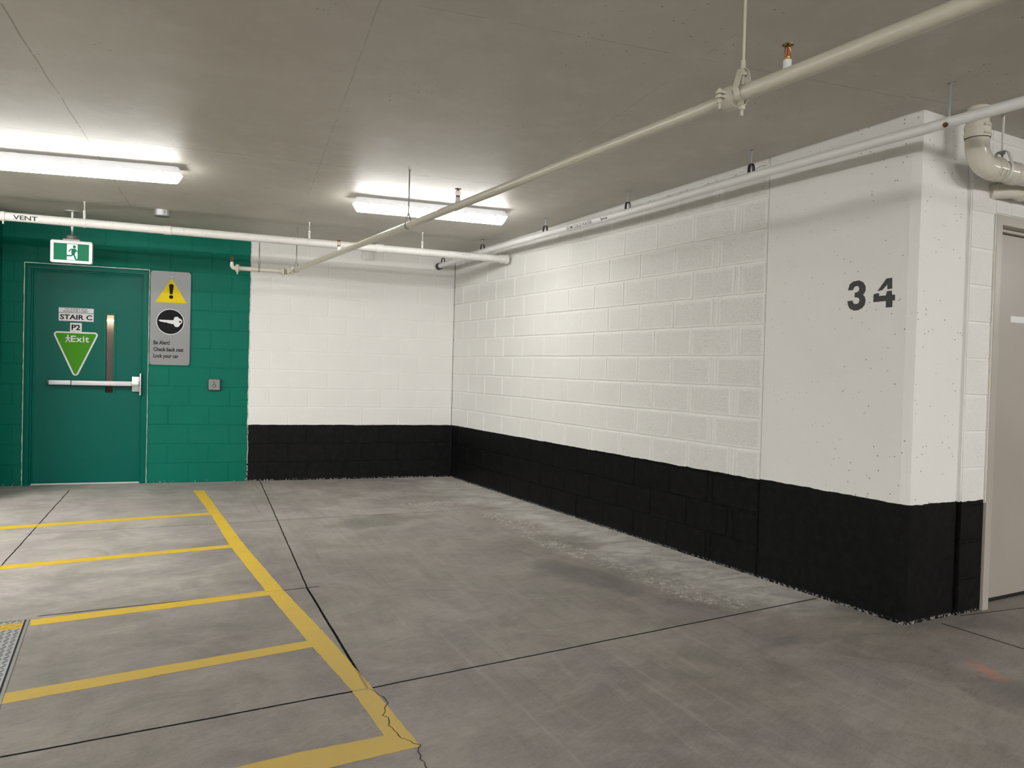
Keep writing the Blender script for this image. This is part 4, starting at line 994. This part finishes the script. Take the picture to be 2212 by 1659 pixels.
f = MB(); f.prism([(a0+.058, .022), (a1-.058, .022), (a1-.058, zz-.078), (a0+.058, zz-.078)], Y3, -.12, -.075)
pn = obj('door_panel', f, M_BEIGE, d2, True, smooth=0, bevel=.0015)
obj('bottom_gap', MB().box((a0+.056, -5.66, .001), (a1-.056, -5.60, .022)), M_GAP, d2, True, smooth=0)
sg = obj('door_label', MB().prism([(.978, 1.630), (1.20, 1.630), (1.20, 1.667), (.978, 1.667)], Y3, -.0752, -.073), M_LABEL, None, smooth=0)
tag(sg, 'small pale label plate on the beige door at right edge', 'sign')

# ------------------------------------------------------------------ steel floor hatch
def hatch():
    r = thing('floor_hatch', 'galvanised diamond plate hatch set in the floor at left edge', 'floor hatch', (-4.4, -4.5, 0))
    def H(a, b, t): return Vector((-3.965 - a - .033*b, -3.832 - b, t))     # a to the left, b toward the camera
    W_, L_ = 1.0, 1.55
    obj('hatch_frame', MB().prism([(-.002, -.006), (W_+.02, -.006), (W_+.02, L_+.02), (-.002, L_+.02)], H, 0, .0030, holes=[[(.010, .006), (W_, .006), (W_, L_), (.010, L_)][::-1]]), M_HFRAME, r, True, smooth=0)
    obj('edge_gap', MB().prism([(.009, .005), (W_, .005), (W_, L_), (.009, L_)], H, 0, .0008), M_GAP, r, True, smooth=0)
    obj('hatch_plate', MB().prism([(.018, .013), (W_-.008, .013), (W_-.008, L_-.008), (.018, L_-.008)], H, 0, .0034), M_PLATE, r, True, smooth=0)
    t = MB(); P_ = .0265
    for i in range(int(W_/P_)-1):
        for j in range(int(L_/P_)-1):
            if i > 18: continue
            cx, cy = .035+i*P_, .03+j*P_; an = (.62 if (i+j) % 2 else -.62) + PI/2*0 ; an = an if (i+j) % 2 else an
            ca, sa = math.cos(an+PI/4), math.sin(an+PI/4)
            if (i+j) % 2: ca, sa = math.cos(PI/4+.0), math.sin(PI/4)
            else: ca, sa = math.cos(-PI/4), math.sin(-PI/4)
            hl, hw = .0150, .0046
            q = [(-hl, 0), (0, -hw), (hl, 0), (0, hw)]
            base = [H(cx+x*ca-y*sa, cy+x*sa+y*ca, .0033) for x, y in q]; tp = [H(cx+(x*ca-y*sa)*.7, cy+(x*sa+y*ca)*.7, .0058) for x, y in q]
            t.add(base+tp, [(4, 5, 6, 7), (0, 1, 5, 4), (1, 2, 6, 5), (2, 3, 7, 6), (3, 0, 4, 7)])
    o = obj('tread_pattern', t, M_TREAD, r, True, smooth=0)
    return r, H
def plate_mat(hi):
    t = NT('galvanised tread' if hi else 'galvanised plate'); p = t.pos()
    sep = t.n('ShaderNodeSeparateXYZ'); t.ln(p, sep.inputs[0]); X, Y, Z = sep.outputs
    c = t.mix(t.noise(p, 12, 4, .6), *(((.13, .132, .135), (.21, .213, .216)) if hi else ((.34, .345, .35), (.47, .475, .48))))
    # the parking stripes run on across the plate
    k1 = t.math('ADD', Y, t.math('MULTIPLY', t.math('ADD', X, 4.0), -.042)); 
    st = t.mx(t.band(k1, -3.975, -3.883, .003), t.band(t.math('ADD', Y, t.math('MULTIPLY', t.math('ADD', X, 4.0), -.085)), -4.873, -4.783, .003))
    yc = t.mix(t.noise(p, 40, 3), (.50, .36, .06), (.68, .47, .05))
    c = t.mix(t.mul(st, t.ramp(t.noise(p, 70, 3), .30, .42, .6, 1)), c, yc)
    t.base(c, .42, .0, .5); t.b.inputs['Metallic'].default_value = .25; return t.m
M_PLATE = plate_mat(0); M_TREAD = plate_mat(1); M_HFRAME = plain('worn hatch frame', (.30, .295, .28), .5, .2, .15, 30)
hatch()

# ------------------------------------------------------------------ yellow parking lines
def ragged(poly, step=.03, w=.0016):
    out = []
    for i in range(len(poly)):
        a = Vector(poly[i]); b = Vector(poly[(i+1) % len(poly)]); n = max(1, int((b-a).length/step))
        for k in range(n):
            q = a.lerp(b, k/n); out.append((q.x+random.uniform(-w, w), q.y+random.uniform(-w, w)))
    return out
def stripe(poly, lab, z=.0012, group='yellow floor stripes'):
    o = obj('parking_line', MB().prism(ragged(poly), lambda a, b, t: Vector((a, b, t)), 0.0002, z), M_YELLOW, None, smooth=0)
    return tag(o, lab, 'floor marking', group)
random.seed(11)
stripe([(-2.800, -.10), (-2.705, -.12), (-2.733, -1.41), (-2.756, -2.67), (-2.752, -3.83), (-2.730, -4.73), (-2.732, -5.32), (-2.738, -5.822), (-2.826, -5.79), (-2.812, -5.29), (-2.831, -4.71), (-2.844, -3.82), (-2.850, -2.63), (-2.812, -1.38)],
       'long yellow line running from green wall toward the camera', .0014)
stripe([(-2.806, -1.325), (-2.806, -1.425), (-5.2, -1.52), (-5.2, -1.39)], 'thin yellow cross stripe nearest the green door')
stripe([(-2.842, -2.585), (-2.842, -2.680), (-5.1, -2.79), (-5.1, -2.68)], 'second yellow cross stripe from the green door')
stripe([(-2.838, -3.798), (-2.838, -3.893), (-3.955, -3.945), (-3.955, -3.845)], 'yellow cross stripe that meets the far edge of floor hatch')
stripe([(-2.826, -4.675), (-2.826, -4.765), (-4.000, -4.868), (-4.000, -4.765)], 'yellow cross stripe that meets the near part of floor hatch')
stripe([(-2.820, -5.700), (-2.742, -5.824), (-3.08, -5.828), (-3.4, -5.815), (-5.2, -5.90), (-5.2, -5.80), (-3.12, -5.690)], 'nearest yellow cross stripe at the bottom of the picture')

# cracks in the slab (dark hairlines lying on the floor)
def crack(pts, w, nm='floor_crack'):
    random.seed(21); L = []; P = []
    for a, b in zip(pts[:-1], pts[1:]):
        a = Vector(a); b = Vector(b); n = max(2, int((b-a).length/.018)); d = (b-a).normalized(); nn = Vector((-d.y, d.x))
        for i in range(n): P.append(a.lerp(b, i/n) + nn*random.uniform(-.007, .007))
    P.append(Vector(pts[-1])); mb = MB()
    for i, p in enumerate(P):
        a = P[max(i-1, 0)]; b = P[min(i+1, len(P)-1)]; d = (b-a).normalized(); nn = Vector((-d.y, d.x))*w/2*random.uniform(.6, 1.3)
        L += [(p.x+nn.x, p.y+nn.y, .0019), (p.x-nn.x, p.y-nn.y, .0019)]
    mb.add(L, [(2*i, 2*i+1, 2*i+3, 2*i+2) for i in range(len(P)-1)])
    o = obj(nm, mb, M_GAP, bpy.data.objects['floor'], smooth=0); return o
crack([(-2.742, -5.31), (-2.725, -5.40), (-2.722, -5.46), (-2.772, -5.55), (-2.765, -5.60), (-2.785, -5.66), (-2.780, -5.72), (-2.741, -5.814), (-2.765, -5.88), (-2.772, -5.93), (-2.785, -6.05)], .0032)
